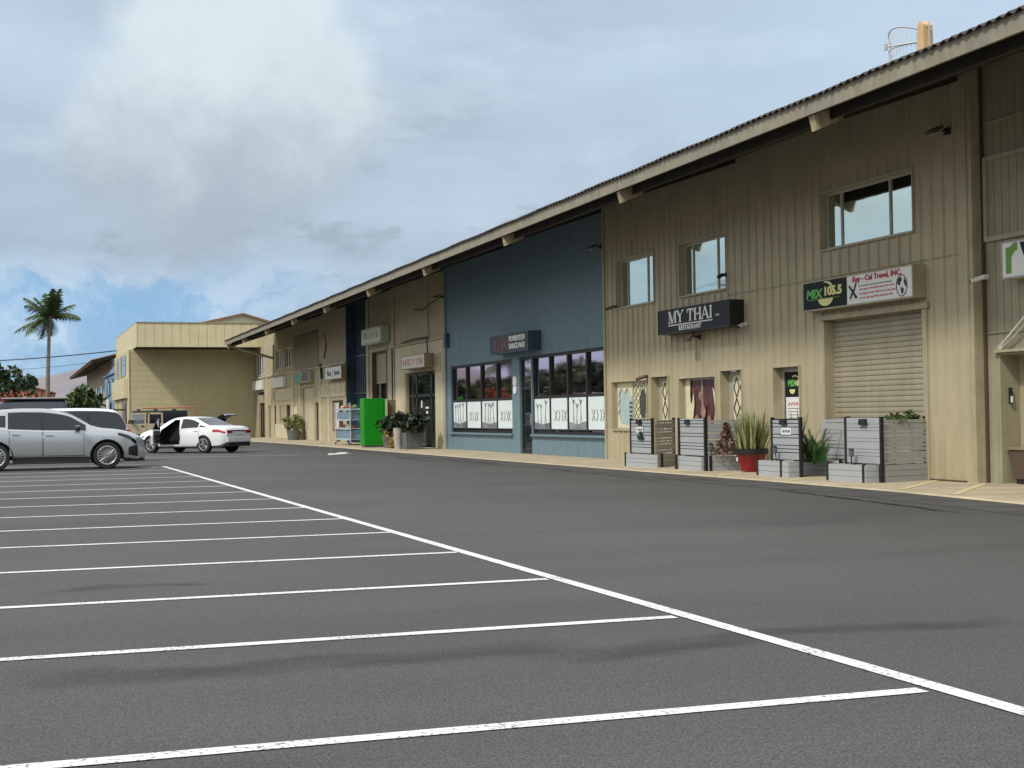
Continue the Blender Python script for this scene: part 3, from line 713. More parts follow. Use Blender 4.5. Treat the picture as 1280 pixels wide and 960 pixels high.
def film(Wn, a, b, k, photo):
    w_ = (b - a) / 4; y1 = b - k * w_ - .07; y0 = b - (k + 1) * w_ + .07; x = 16.272
    f = MB(); f.box(x, x + .006, y0, y1, .872, 1.855); FO = P(f, 'window_film', 'film', Wn)
    at = (x - .001, y1, 0); i = MB(); g_ = MB()
    if not photo: chevrons(i, at, .3, 1.3, .34, .035); P(i, 'film_print', 'printgrey', FO)
    else:
        rr = random.Random(photo)
        for q in range(3 + photo % 2): dancer(i, at, .35 + .32 * q + rr.uniform(-.05, .05), 1.3 + rr.uniform(-.08, .08), .95, rr.uniform(-.3, .3))
        P(i, 'film_print', 'printgrey', FO)
        W_ = y1 - y0
        g_.poly([F(*at, u, v, .001) for u, v in ((.02, .88), (W_ - .02, .88), (W_ - .02, 1.05 + .1 * rr.random()), (W_ * .5, 1.02), (.02, 1.1))], (-.0015, 0, 0)); P(g_, 'film_backdrop', 'greyfilm', FO)
for k, ph in enumerate((3, 0, 5, 0)): film(W1, 46.2, 53.45, k, ph)
for k, ph in enumerate((4, 0, 6, 0)): film(W2, 38.02, 44.25, k, ph)
# studio door
dm = MB(); X = 16.27
for (a, b, c, d) in ((44.27, 44.36, .03, 3.28), (45.31, 45.4, .03, 3.28), (44.36, 45.31, 3.18, 3.28), (44.36, 45.31, 2.18, 2.28), (44.36, 45.31, .95, 1.03), (44.36, 45.31, .03, .2)): dm.box(X, X + .07, a, b, c, d)
DC = P(dm, 'door', 'bronze', label='tall bronze glazed studio door')
for (c, d, m_) in ((2.28, 3.18, 'purple'), (1.03, 2.18, 'darkglass'), (.2, .95, 'darkglass')):
    p = MB(); p.box(X + .03, X + .04, 44.36, 45.31, c, d); P(p, 'pane', m_, DC)
hd = MB(); hd.box(X - .05, X - .01, 44.42, 44.46, 1.0, 1.35); P(hd, 'handle', 'alu', DC)

# roller doors
def roller(X, a, b, z0, z1, m_, label, pitch=.105):
    r_ = MB(); z = z0; prof = []
    while z < z1 - .001:
        zz = min(pitch, z1 - z)
        prof += [(0, z), (-.016, z + zz * .14), (-.019, z + zz * .5), (-.016, z + zz * .86), (0, z + zz * .98)]; z += zz
    v = [(X + p, y, q) for y in (a, b) for p, q in prof]; n = len(prof)
    r_.add(v, [(i, i + 1, n + i + 1, n + i) for i in range(n - 1)])
    return P(r_, 'roller_door', m_, label=label)
RD = roller(16.2, 22.36, 25.79, .03, 3.235, 'shutter', 'tan roller shutter below the travel sign')
j = MB(); j.box(15.95, 16.19, 22.3, 22.38, .03, 3.2); j.box(15.95, 16.19, 25.77, 25.85, .03, 3.2); j.box(15.93, 16.02, 22.2, 25.95, 3.22, 3.33); P(j, 'door_frame', 'trim', RD)
RD2 = roller(16.4, 63.55, 66.35, 2.9, 4.38, 'trim', 'half raised roller shutter')
j = MB(); j.box(16.17, 16.45, 66.3, 66.4, .03, 4.38); j.box(16.17, 16.45, 63.5, 63.6, .03, 4.38); j.box(16.16, 16.46, 63.5, 66.4, 4.37, 4.42); P(j, 'door_frame', 'brownmetal', RD2)
roller(16.32, 80.65, 83.85, .03, 3.1, 'cream', 'far cream roller shutter')

# restaurant doors and windows with lace-like film
def diamonds(mb, at, W_, z0, z1, cols, rows, t=.035):
    dw = W_ / cols; dh = (z1 - z0) / rows
    for i in range(cols):
        for j in range(rows):
            u, v = (i + .5) * dw, z0 + (j + .5) * dh
            for (a, b) in (((0, .48), (.42, 0)), ((.42, 0), (0, -.48)), ((0, -.48), (-.42, 0)), ((-.42, 0), (0, .48))):
                stroke(mb, at, u + a[0] * dw, v + a[1] * dh, u + b[0] * dw, v + b[1] * dh, t)
def lacedoor(a, b, top_, seed):
    X = 16.18; d_ = MB(); d_.box(X, X + .05, a + .01, b - .01, .03, top_ - .02)
    o = P(d_, 'door', 'alu', label='aluminium restaurant door with cream diamond film')
    p = MB(); p.box(X - .012, X - .002, a + .12, b - .28, .15, top_ - .12); po = P(p, 'pane', 'lacecream', o)
    l = MB(); diamonds(l, (X - .013, b - .28, 0), b - a - .4, .2, top_ - .15, 2, 4)
    if seed: fpoly(l, (X - .013, b - .28, 0), [((b - a - .4) * .75 + .1 * math.cos(k * .63), 1.5 + .24 * math.sin(k * .63)) for k in range(10)])
    else: fpoly(l, (X - .013, b - .28, 0), [(.36 + .07 * math.cos(k * .63), 1.42 + .09 * math.sin(k * .63)) for k in range(10)]); fpoly(l, (X - .013, b - .28, 0), [(.27, 1.2), (.47, 1.2), (.42, 1.34), (.31, 1.34)])
    P(l, 'diamond_print', 'ink', po)
    return o
lacedoor(33.35, 34.37, 2.29, 0); lacedoor(29.41, 30.44, 2.32, 1)
W = window(16.0, 34.68, 37.0, .9, 2.22, [0, .5, 1], 'paleglass', 'alu', .1, .05, .06, label='restaurant window with scalloped cream film')
at = (16.105, 36.92, 0); m_ = MB()
for s in (0, 1):
    base = [(.02, .95), (.02, 2.18), (.98, 2.18)]
sc = [(.02, 1.3)] + [(.1 + .06 * math.sin(k * 1.4), 1.4 + .06 * k) for k in range(8)] + [(.2, 1.98), (.3, 2.04), (.42, 1.98), (.5, 1.9), (.58, 1.98), (.7, 2.04), (.82, 1.98), (.92, 1.8), (1.06, 1.8), (1.06, 2.18), (.02, 2.18)]
fpoly(m_, at, sc, .002, .006); fpoly(m_, at, [(.02, .94), (1.06, .94), (1.06, 1.12), (.9, 1.05), (.6, 1.0), (.3, 1.06), (.12, 1.3), (.02, 1.3)], .002, .006)
fpoly(m_, at, [(1.16, .94), (2.2, .94), (2.2, 2.18), (1.16, 2.18)], .002, .006)
LF = P(m_, 'lace_film', 'lacecream', W)
l = MB(); diamonds(l, (at[0] - .007, at[1] - 1.18, 0), 1.0, .95, 2.16, 4, 6, .018)
oc = [(1.75 + .24 * math.cos(k * .7854 + .39), 1.6 + .42 * math.sin(k * .7854 + .39)) for k in range(8)]; fpoly(l, at, oc, .007, .011)
for k in range(5): stroke(l, at, .82, 1.15 + .12 * k, 1.02, 1.17 + .12 * k, .04)
P(l, 'lace_print', mat('olive black print', (.06, .065, .05), .5, var=.4, vscale=9), LF)
W = window(16.0, 30.73, 32.69, .95, 2.2, [0, .5, 1], 'maroon', 'alu', .12, .05, .04, label='restaurant window with a maroon picture')
l = MB(); at = (16.115, 32.63, 0)
fpoly(l, at, [(.02, 1.0), (.3, 1.0), (.42, 1.2), (.5, 1.5), (.47, 1.85), (.38, 1.6), (.3, 1.55), (.27, 1.8), (.3, 2.17), (.02, 2.17)], .002, .006)
fpoly(l, at, [(1.82, 1.0), (1.55, 1.0), (1.62, 1.4), (1.5, 1.95), (1.68, 1.75), (1.82, 1.5)], .002, .006)
P(l, 'curtain_print', 'lacecream', W)
l = MB()
for (u, v, s) in ((.62, 1.15, .14), (.98, 1.35, .16), (1.3, 1.15, .12), (.85, 1.75, .12)): fpoly(l, at, [(u + s * math.cos(k * .9) * .9, v + s * math.sin(k * .9)) for k in range(7)], .002, .005)
P(l, 'picture_print', mat('dusty rose print', (.3, .17, .15), .4, var=.4, vscale=7), W)
W = window(16.0, 26.84, 27.93, .9, 2.31, [0, 1], 'darkglass', 'alu', .18, .1, .04, label='narrow window with a black radio poster')
at = (16.2, 27.78, 0); l = MB(); fpoly(l, at, [(.0, 1.66), (.8, 1.66), (.8, 2.2), (0, 2.2)], .002, .006); PO = P(l, 'poster', 'signblack', W)
l = MB(); fpoly(l, at, [(.0, 1.0), (.8, 1.0), (.8, 1.65), (0, 1.65)], .002, .006); PN = P(l, 'notice_sheet', 'white', W)
l = MB(); text(l, 'MIX', .2, at, .27, 1.95, .008, bold=.008); P(l, 'poster_lettering', 'green', PO)
l = MB(); text(l, '105.5', .17, at, .57, 1.95, .008, bold=.006)
fpoly(l, at, [(.28 + .12 * math.cos(k), 1.82 + .1 * math.sin(k)) for k in [math.pi + i * .3927 for i in range(9)]], .006, .01)
for k in range(7): a = -.3 + .35 * k; stroke(l, at, .4 + .2 * math.cos(a), 1.95 + .17 * math.sin(a), .4 + .2 * math.cos(a + .35), 1.95 + .17 * math.sin(a + .35), .03, .006, .01)
P(l, 'poster_numerals', 'yellow', PO)
l = MB()
for k in range(6): stroke(l, at, .1 + .11 * k, 1.47, .18 + .11 * k, 1.53, .03, .006, .009)
P(l, 'sheet_lettering', 'red', PN)
l = MB()
for k in range(5): stroke(l, at, .06, 1.4 - .07 * k, .74, 1.4 - .07 * k, .012, .006, .009)
P(l, 'sheet_print', 'greyink', PN)

# glazed storefront of the plaster unit
dm = MB(); X = 16.32
for (a, b, c, d) in ((55.66, 55.86, .03, 3.18), (60.0, 60.19, .03, 3.18), (56.55, 56.75, .03, 3.18), (58.85, 59.05, .03, 3.18), (55.86, 60.0, 3.08, 3.18), (55.86, 60.0, 2.15, 2.28), (55.86, 56.55, .03, .62), (59.05, 60.0, .03, .3)): dm.box(X, X + .08, a, b, c, d)
SF = P(dm, 'door', 'bronze', label='dark glazed shopfront door with side lights')
for (a, b, c, d) in ((55.86, 56.55, .62, 2.15), (56.75, 58.85, .1, 2.15), (59.05, 60.0, .3, 2.15), (55.86, 56.55, 2.28, 3.08), (59.05, 60.0, 2.28, 3.08)):
    p = MB(); p.box(X + .04, X + .05, a, b, c, d); P(p, 'pane', 'darkglass', SF)
p = MB(); p.box(X + .04, X + .05, 56.75, 58.85, 2.28, 3.08); P(p, 'pane', 'mirror', SF)
l = MB(); at = (X + .03, 58.85, 0)
for (u, v, w2, h) in ((1.2, 1.65, .5, .08), (1.3, 1.3, .3, .25), (1.3, 1.0, .3, .2), (.5, 1.7, .2, .3), (.35, 1.3, .15, .2)): fpoly(l, at, [(u, v), (u + w2, v), (u + w2, v + h), (u, v + h)], .002, .006)
P(l, 'door_stickers', 'white', SF)
# far doors
for (a, b, d) in ((79.3, 80.15, 2.2), (88.0, 89.5, 2.16), (93.05, 93.95, 2.17), (95.15, 95.85, 2.19), (97.5, 99.8, 2.4)):
    f = MB(); x = 16.3; f.box(x, x + .05, a, b, .03, .15); f.box(x, x + .05, a, b, d - .1, d); f.box(x, x + .05, a, a + .1, .15, d - .1); f.box(x, x + .05, b - .1, b, .15, d - .1); f.box(x, x + .05, a + (b - a) * .55, a + (b - a) * .55 + .06, .15, d - .1)
    o = P(f, 'door', 'bronze', label='far dark glazed shop door'); p = MB(); p.box(x + .03, x + .04, a, b, .1, d - .05); P(p, 'pane', 'darkglass', o)
    p = MB(); p.box(x - .04, x - .005, a + .14, a + .2, .95, 1.25); P(p, 'handle', 'alu', o)
o = window(16.2, 72.9, 75.6, .6, 2.24, [0, .33, .45, 1], 'darkglass', 'brownmetal', .1, .1, .15, label='far shop window with pink blind')
p = MB(); p.box(16.28, 16.29, 74.3, 75.4, .72, 2.12); P(p, 'blind', 'oldwhite', o)
f = MB(); f.box(16.17, 16.19, 73.7, 74.4, .03, .58); P(f, 'door_panel', 'brownmetal', o)

# downspout from the eave end, conduits and cracks on the far walls
dp = MB(); dp.tube([(13.1, 93.05, 6.1), (16.1, 93.05, 5.25)], .09, 6); P(dp, 'downspout', 'trim')
for pts, r_ in (([(16.08, 60.5, 4.55), (16.08, 58.8, 4.62), (16.08, 56.4, 4.6), (16.08, 56.3, 3.7)], .03), ([(16.1, 62.2, 4.45), (16.1, 62.2, .1)], .04),
                ([(16.13, 58.5, 5.9), (16.13, 57.2, 5.75), (16.13, 56.0, 5.95), (16.13, 54.6, 6.1)], .02), ([(16.12, 77.0, 5.9), (16.12, 76.6, 5.3), (16.12, 77.2, 4.6)], .04), ([(16.12, 78.2, 4.3), (16.12, 77.9, 3.5)], .07)):
    cv = MB(); cv.tube(pts, r_, 5); P(cv, 'conduit', 'ink', label='black cable run on the plaster')
# ---------------------------------------------------------------- signs and fittings on the facade
def sign_box(name, label, x, y0, y1, z0, z1, depth, face='white', rim='trim', fw=.03, group=None, wallx=None):
    """cabinet sign: x is its front face; depth back to the wall"""
    t = thing(name, label, 'sign', (x + depth, (y0 + y1) / 2, z0), 0, group)
    c = MB(); c.box(x + .004, x + depth - .003, y0, y1, z0, z1); build(c, 'cabinet', rim, t, bevel=.008)
    f = MB(); f.box(x - .004, x + .003, y0 + fw, y1 - fw, z0 + fw, z1 - fw); fo = build(f, 'sign_face', face, t)
    r_ = MB()
    for (a, b, c_, d) in ((y0, y1, z0, z0 + fw), (y0, y1, z1 - fw, z1), (y0, y0 + fw, z0 + fw, z1 - fw), (y1 - fw, y1, z0 + fw, z1 - fw)): r_.box(x - .012, x + .003, a, b, c_, d)
    build(r_, 'sign_rim', rim, t)
    return t, fo, (x - .005, y1 - fw, z0 + fw), (y1 - y0 - 2 * fw, z1 - z0 - 2 * fw)

# radio station and travel agent sign
t, fo, at, (W_, H_) = sign_box('shop_sign', 'long sign, black radio half and white travel half, above the big roller shutter', 15.72, 22.3, 26.19, 3.42, 4.04, .3, 'white')
sp = W_ * .43
l = MB(); fpoly(l, at, [(0, 0), (sp, 0), (sp, H_), (0, H_)], .0, .004); BF = build(l, 'black_panel', 'signblack', t)
l = MB(); text(l, 'MIX', .25, at, .42, .3, .006, bold=.012, shear=.1, sx=1.35); build(l, 'lettering', 'green', BF)
l = MB(); text(l, '105.5', .24, at, 1.13, .33, .006, bold=.012, sx=1.3)
c0 = (.86, .3)
for k in range(12):
    a = -.15 + .16 * k; tt = .055 * math.sin(math.pi * (k + .8) / 13); stroke(l, at, c0[0] + .3 * math.cos(a), c0[1] + .23 * math.sin(a), c0[0] + .3 * math.cos(a + .17), c0[1] + .23 * math.sin(a + .17), tt, .004, .007)
fpoly(l, at, [(c0[0] + .28 * math.cos(math.pi + k * math.pi / 12), .2 + .16 * math.sin(math.pi + k * math.pi / 12)) for k in range(13)], .004, .008)
build(l, 'numerals', 'yellow', BF)
l = MB(); stroke(l, at, .2, .19, 1.4, .19, .012, .004, .007); text(l, "''", .14, at, .45, .5, .006); build(l, 'tagline', 'leafgreen', BF)
l = MB(); text(l, 'Rey - Cel Travel, INC.', .15, at, sp + W_ * .27, .475, .006, bold=.004, sx=1.22); build(l, 'lettering', 'red', fo)
l = MB(); stroke(l, at, sp + .42, .335, sp + 1.55, .335, .012, .002, .005)
ax, ay = sp + .22, .24                                   # aeroplane
stroke(l, at, ax - .13, ay + .12, ax + .13, ay - .13, .045); stroke(l, at, ax - .1, ay - .13, ax + .02, ay + .03, .05); stroke(l, at, ax + .02, ay, ax + .12, ay + .17, .04); stroke(l, at, ax + .06, ay - .12, ax + .14, ay - .1, .03)
gx, gy = sp + 1.86, .22                                  # globe
for k in range(20):
    a = k * math.pi / 10; stroke(l, at, gx + .17 * math.cos(a), gy + .2 * math.sin(a), gx + .17 * math.cos(a + .32), gy + .2 * math.sin(a + .32), .012)
for pts in ([(-.14, .05), (-.1, .14), (-.02, .17), (.0, .1), (-.05, .06), (-.06, .0), (-.1, .02)], [(-.03, -.03), (.05, -.05), (.06, -.1), (.01, -.17), (-.02, -.12)], [(.08, .14), (.14, .06), (.15, -.04), (.1, .0), (.07, .06)]):
    fpoly(l, at, [(gx + a, gy + b) for a, b in pts], .002, .008)
build(l, 'emblem_print', 'ink', fo)
l = MB(); rr = random.Random(12)
for k in range(3):                                       # three lines too small to read
    u = sp + .45
    while u < sp + 1.58:
        q = rr.uniform(.05, .16); v0 = .265 - .085 * k + rr.uniform(-.004, .004)
        stroke(l, at, u, v0, u + q, v0, .03, .002, .005); u += q + .035
build(l, 'small_print', 'pink', fo)

# restaurant sign in serif capitals
t, fo, at, (W_, H_) = sign_box('shop_sign', 'black box sign with white serif restaurant lettering between door and upper window', 15.62, 29.27, 33.13, 3.33, 3.95, .38, 'signnavy', 'black', .02)
l = MB()
def serif(mb, ch, u, v, w_, h):
    T = .075; th = .03; sv = .024
    def bar(x): stroke(mb, at, u + x - .065, v + sv / 2, u + x + .065, v + sv / 2, sv); 
    def barT(x, e=.065): stroke(mb, at, u + x - e, v + h - sv / 2, u + x + e, v + h - sv / 2, sv)
    if ch == 'M':
        stroke(mb, at, u, v, u, v + h, th); stroke(mb, at, u + w_, v, u + w_, v + h, T); stroke(mb, at, u + .02, v + h, u + w_ * .5, v, T); stroke(mb, at, u + w_ * .5, v, u + w_ - .02, v + h, th); bar(0); bar(w_); barT(-.01, .05); barT(w_ + .02, .05)
    if ch == 'Y':
        stroke(mb, at, u, v + h, u + w_ / 2, v + h * .45, T); stroke(mb, at, u + w_, v + h, u + w_ / 2, v + h * .45, th); stroke(mb, at, u + w_ / 2, v, u + w_ / 2, v + h * .5, T); bar(w_ / 2); barT(0); barT(w_)
    if ch == 'T':
        stroke(mb, at, u + w_ / 2, v, u + w_ / 2, v + h, T); stroke(mb, at, u - .02, v + h - .018, u + w_ + .02, v + h - .018, .036); bar(w_ / 2)
        stroke(mb, at, u - .01, v + h - .1, u - .01, v + h, .022); stroke(mb, at, u + w_ + .01, v + h - .1, u + w_ + .01, v + h, .022)
    if ch == 'H':
        stroke(mb, at, u, v, u, v + h, T); stroke(mb, at, u + w_, v, u + w_, v + h, T); stroke(mb, at, u, v + h / 2, u + w_, v + h / 2, .03)
        for x in (0, w_): bar(x); barT(x)
    if ch == 'A':
        stroke(mb, at, u, v, u + w_ / 2, v + h, th); stroke(mb, at, u + w_ / 2 - .01, v + h, u + w_, v, T); stroke(mb, at, u + w_ * .2, v + h * .34, u + w_ * .78, v + h * .34, .026); bar(0); bar(w_)
    if ch == 'I':
        stroke(mb, at, u, v, u, v + h, T); bar(0); barT(0)
B0 = .235; HH = .3
for ch, u, w_ in (('M', .66, .34), ('Y', 1.12, .3), ('T', 1.68, .3), ('H', 2.1, .26), ('A', 2.46, .32), ('I', 2.92, 0)): serif(l, ch, u, B0, w_, HH)
stroke(l, at, .6, .185, 3.0, .185, .028)
text(l, 'RESTAURANT', .155, at, 1.8, .09, .006, spacing=1.35, bold=.006); text(l, 'MAUI', .075, at, 3.25, .28, .006)
build(l, 'lettering', 'white', fo)

# dance studio sign
t, fo, at, (W_, H_) = sign_box('shop_sign', 'dark slate sign with pink chevron marks on the blue wall', 15.75, 43.26, 47.13, 3.45, 4.08, .45, 'signslate', 'navy', .04)
l = MB(); chevrons(l, at, .3, .28, .44, .03); build(l, 'chevron_print', 'pink', fo)
l = MB(); text(l, 'MOMENTUM', .24, at, 2.72, .4, .006, bold=.012, sx=1.15); text(l, 'DANCE MAUI', .24, at, 2.72, .15, .006, bold=.012, sx=1.08); build(l, 'lettering', 'white', fo)

# faded signs further along: only smudged strokes can be made out
def smudge(mb, at, u0, u1, v, h, n, seed):
    rr = random.Random(seed); u = u0
    for k in range(n):
        s = (u1 - u0) / n; a = rr.choice('lnoc')
        if a == 'l': stroke(mb, at, u + s * .3, v, u + s * .35, v + h, .06)
        if a == 'n': stroke(mb, at, u + .05, v, u + .08, v + h, .06); stroke(mb, at, u + .08, v + h, u + s * .7, v, .06)
        if a in 'oc':
            for j in range(6 if a == 'o' else 4): b = 1 + j * 1.05; stroke(mb, at, u + s * .4 + s * .3 * math.cos(b), v + h / 2 + h / 2 * math.sin(b), u + s * .4 + s * .3 * math.cos(b + 1.05), v + h / 2 + h / 2 * math.sin(b + 1.05), .06)
        u += s
t, fo, at, (W_, H_) = sign_box('shop_sign', 'pale pinkish faded sign right above the dark glazed shopfront door', 15.72, 55.5, 59.15, 3.33, 3.9, .45, 'oldwhite', 'tanbox', .03)
l = MB(); smudge(l, at, .25, 3.4, .14, .24, 9, 3); build(l, 'lettering', 'pink', fo)
l = MB()
for u in (.3, 1.3, 2.2, 3.1): stroke(l, at, u, .48, u + .4, .5, .05); stroke(l, at, u, .05, u + .35, .06, .05)
build(l, 'sign_ornament', 'yellow', fo)
t, fo, at, (W_, H_) = sign_box('shop_sign', 'faded green framed sign over the half raised shutter', 15.75, 62.85, 66.66, 4.75, 5.5, .42, 'oldwhite', 'seafoam', .09)
l = MB(); smudge(l, at, .35, 3.3, .14, .3, 7, 5); build(l, 'lettering', 'leafgreen', fo)
t, fo, at, (W_, H_) = sign_box('shop_sign', 'plain white sign with two grey words beside the navy recess', 15.85, 71.62, 75.76, 3.34, 4.02, .28, 'white', 'tanbox', .03)
l = MB(); text(l, 'Pizza', .4, at, 1.1, .3, .006, sx=1.25, bold=.008); text(l, 'Express', .36, at, 3.0, .3, .006, sx=1.15, bold=.008); stroke(l, at, 2.0, .1, 2.0, .5, .03); build(l, 'lettering', 'greyink', fo)
t, fo, at, (W_, H_) = sign_box('shop_sign', 'teal splashed grey sign above the far cream shutter', 15.95, 80.5, 85.1, 3.38, 4.02, .22, 'plaster', 'trim', .03)
l = MB(); fpoly(l, at, [(.9 + .75 * math.cos(k * .5) * (1 + .2 * math.sin(k * 2.1)), .3 + .33 * math.sin(k * .5) * (1 + .1 * math.cos(k * 3))) for k in range(12)]); build(l, 'teal_splash', 'teal', fo)
l = MB(); fpoly(l, at, [(2.5, .05), (4.2, .05), (4.2, .55), (2.5, .55)], 0, .004); stroke(l, at, 2.0, .1, 2.6, .5, .2); build(l, 'dark_patch', 'greyink', fo)
for (y0, y1, lab) in ((89.15, 93.23, 'blank white sign under the twin far upper windows'), (97.7, 101.45, 'blank white sign nearest the tan block end wall')):
    sign_box('shop_sign', lab, 16.0, y0, y1, 3.32, 3.96, .18, 'white', 'disc', .03)
# olive unit sign: green letter and a dark leaf
t, fo, at, (W_, H_) = sign_box('shop_sign', 'white box sign with a big green letter on the olive wall', 15.9, 17.6, 20.03, 3.53, 4.17, .3, 'white', 'conc', .03)
l = MB(); stroke(l, at, .16, .06, .16, .5, .13); stroke(l, at, .16, .36, .3, .5, .13); stroke(l, at, .28, .5, .38, .5, .13); build(l, 'lettering', 'leafgreen', fo)
l = MB(); fpoly(l, at, [(.45, .56), (.62, .56), (.78, .2), (.66, .12), (.5, .42)]); fpoly(l, at, [(.85, .56), (1.0, .56), (.8, .2), (.74, .24)]); build(l, 'leaf_mark', 'signnavy', fo)

# lights, cameras and boxes
def floodlight(label, x, y, z, tilt=.5):
    t = thing('wall_floodlight', label, 'light', (x, y, z))
    m = MB(); m.box(x - .06, x, y - .06, y + .06, z - .06, z + .06); m.tube([(x - .05, y, z), (x - .2, y, z + .02)], .025, 6); build(m, 'bracket', 'black', t)
    m = MB(); q = Matrix.Translation((x - .3, y, z)) @ Matrix.Rotation(-tilt, 4, 'Y'); m.mbox((.24, .26, .07), q); h = build(m, 'lamp_head', 'brownmetal', t, bevel=.01)
    m = MB(); m.mbox((.2, .22, .012), q @ Matrix.Translation((0, 0, -.04))); build(m, 'lens', 'disc', h)
floodlight('brown floodlight high on the ribbed tan wall under the eave', 15.97, 21.5, 6.36)
floodlight('small floodlight high at the edge of the blue wall', 16.2, 38.1, 6.2); floodlight('small floodlight high at the plaster edge beside the blue wall', 16.2, 54.35, 6.1)
floodlight('black spotlight hanging just under the black restaurant sign', 15.97, 31.45, 3.2, .9)
def camera_(label, x, y, z, dy=.12, m_='disc'):
    t = thing('security_camera', label, 'camera', (x, y, z))
    m = MB(); m.cyl((x - .02, y, z), (1, 0, 0), .05, .04, 12); m.tube([(x - .03, y, z), (x - .1, y, z - .02)], .015, 6); build(m, 'mount', m_, t)
    m = MB(); a = Vector((x - .08, y - dy * .3, z)); b = Vector((x - .26, y + dy, z - .07)); m.tube([a, b], .045, 10); bo = build(m, 'camera_body', m_, t, smooth=40)
    m = MB(); d = (b - a).normalized(); m.tube([b + d * .001, b + d * .02], .036, 10); build(m, 'lens', 'black', bo)
camera_('white bullet camera on the olive wall beside the corner', 16.2, 20.8, 3.66); camera_('small white camera beside the black restaurant sign', 15.97, 29.1, 3.36, -.1)
camera_('dark camera on the sill corner of the upper window near the blue wall', 15.97, 36.6, 4.34, .12, 'brownmetal'); camera_('dark dome camera on the frame of the upper window over the restaurant sign', 15.97, 30.06, 4.6, -.1, 'black')
camera_('dark camera on the wall over the scalloped restaurant window', 15.97, 34.6, 2.32, .12, 'brownmetal')
def small(name, label, cat, parts):
    """a small thing of several parts: (part name, mesh, material)"""
    b0 = Vector(parts[0][1].v[0]); t = thing(name, label, cat, b0)
    for n_, mb, mm in parts: build(mb, n_, mm, t, bevel=.004)
m = MB(); m.box(16.05, 16.19, 53.55, 53.9, 4.05, 4.6); k = MB(); k.box(16.035, 16.049, 53.6, 53.85, 4.1, 4.55)
small('electrical_box', 'dark box at the top edge of the blue wall by the plaster corner', 'box', [('box_body', m, 'navy'), ('box_lid', k, 'navy')])
m = MB(); m.cyl((16.18, 45.85, 2.5), (1, 0, 0), .17, .03, 20); m.cyl((16.18, 45.85, 2.2), (1, 0, 0), .15, .03, 20); k = MB(); k.cyl((16.16, 45.85, 2.5), (1, 0, 0), .08, .01, 16)
small('number_plaque', 'white oval plaque on the blue pier between the studio windows', 'plaque', [('plaque_face', m, 'white'), ('plaque_print', k, 'oldwhite')])
m = MB(); m.box(16.35, 16.4, 20.44, 20.49, 1.42, 1.7); k = MB(); k.box(16.352, 16.398, 20.425, 20.439, 1.44, 1.55)
small('keypad', 'small black and white keypad in the olive door recess', 'keypad', [('keypad_body', m, 'black'), ('keypad_keys', k, 'white')])
# bench-like planter in the recess
m = MB(); m.poly([(16.3, 20.35, .12), (16.3, 20.45, .62), (16.3, 18.9, .62), (16.3, 19.0, .12)], (.24, 0, 0)); k = MB(); k.box(16.27, 16.56, 18.88, 20.47, .62, .67); kk = MB(); kk.box(16.33, 16.5, 19.0, 20.3, .03, .12)
small('door_planter', 'brown tapered planter box in the olive door recess', 'planter', [('planter_box', m, 'brownmetal'), ('planter_rim', k, 'tanbox'), ('planter_foot', kk, 'black')])
m = MB(); m.tube([(16.13, 20.48, 2.38), (16.05, 20.1, 2.56), (16.0, 19.5, 2.95)], .018, 6)
m.tube([(16.13, 20.4, 2.38), (16.1, 20.05, 2.54), (16.08, 19.45, 2.93)], .018, 6)
k = MB(); k.cyl((16.185, 20.46, 2.38), (1, 0, 0), .05, .02, 10)
small('awning_bracket', 'bare white awning arm over the olive door recess', 'bracket', [('awning_arm', m, 'disc'), ('awning_plate', k, 'disc')])
m = MB(); m.box(16.05, 16.19, 84.7, 85.9, 1.35, 2.0); k = MB(); k.tube([(16.1, 85.2, 1.34), (16.1, 85.1, .3)], .03, 5)
small('meter_box', 'pale meter box on the far wall beside the cream shutter', 'box', [('box_body', m, 'cream'), ('box_pipe', k, 'trim')])
m = MB(); m.box(16.0, 16.19, 97.6, 97.9, 2.95, 3.15); k = MB(); k.cyl((15.93, 97.75, 3.02), (0, .2, 1), .14, .16, 10)
small('wall_lamp', 'small dark wall lamp under the far blank sign', 'light', [('lamp_base', m, 'bronze'), ('lamp_shade', k, 'bronze')])

# grid antenna and its beige panel on the roof
AX, AY, AZ = 17.2, 24.4, 8.27
t = thing('roof_antenna', 'curved wire grid antenna with a beige panel on the roof edge', 'antenna', (AX, AY, AZ - .25))
m = MB()
def dish(a, z): return (AX - .1 + .35 * (abs(a)) ** 2, AY + .05 + .62 * a + .3, AZ + .15 + z)
for k in range(17):
    a = -1 + k / 8; m.tube([dish(a, -.05), dish(a, .75 - .2 * a * a)], .006, 4)
for z in (-.05, .35): m.tube([dish(-1 + k / 8, z) for k in range(17)], .011, 4)
m.tube([dish(-1 + k / 8, .75 - .2 * (-1 + k / 8) ** 2) for k in range(17)], .014, 4)
build(m, 'dish_grid', 'galv', t)
m = MB(); m.box(AX + .02, AX + .24, AY - .48, AY - .28, AZ - .15, AZ + .78); m.poly([(AX + .02, AY - .48, AZ + .78), (AX + .02, AY - .28, AZ + .78), (AX + .02, AY - .36, AZ + .88)], (.22, 0, 0)); build(m, 'antenna_panel', 'sunlitbeige', t)
m = MB(); m.tube([(AX + .1, AY - .2, AZ - .35), (AX + .1, AY - .2, AZ + .7)], .03, 8); m.tube([(AX + .1, AY - .2, AZ + .5), (AX - .3, AY + .35, AZ + .5)], .016, 6); m.cyl((AX - .3, AY + .35, AZ + .5), (0, 0, 1), .035, .12, 8)
m.tube([(AX + .1, AY - .55, AZ - .3), (AX + .1, AY - .55, AZ + .8)], .014, 6); m.tube([(AX + .1, AY - .2, AZ + .74), (AX + .1, AY - .56, AZ + .74)], .014, 6)
build(m, 'mast', 'galv', t)
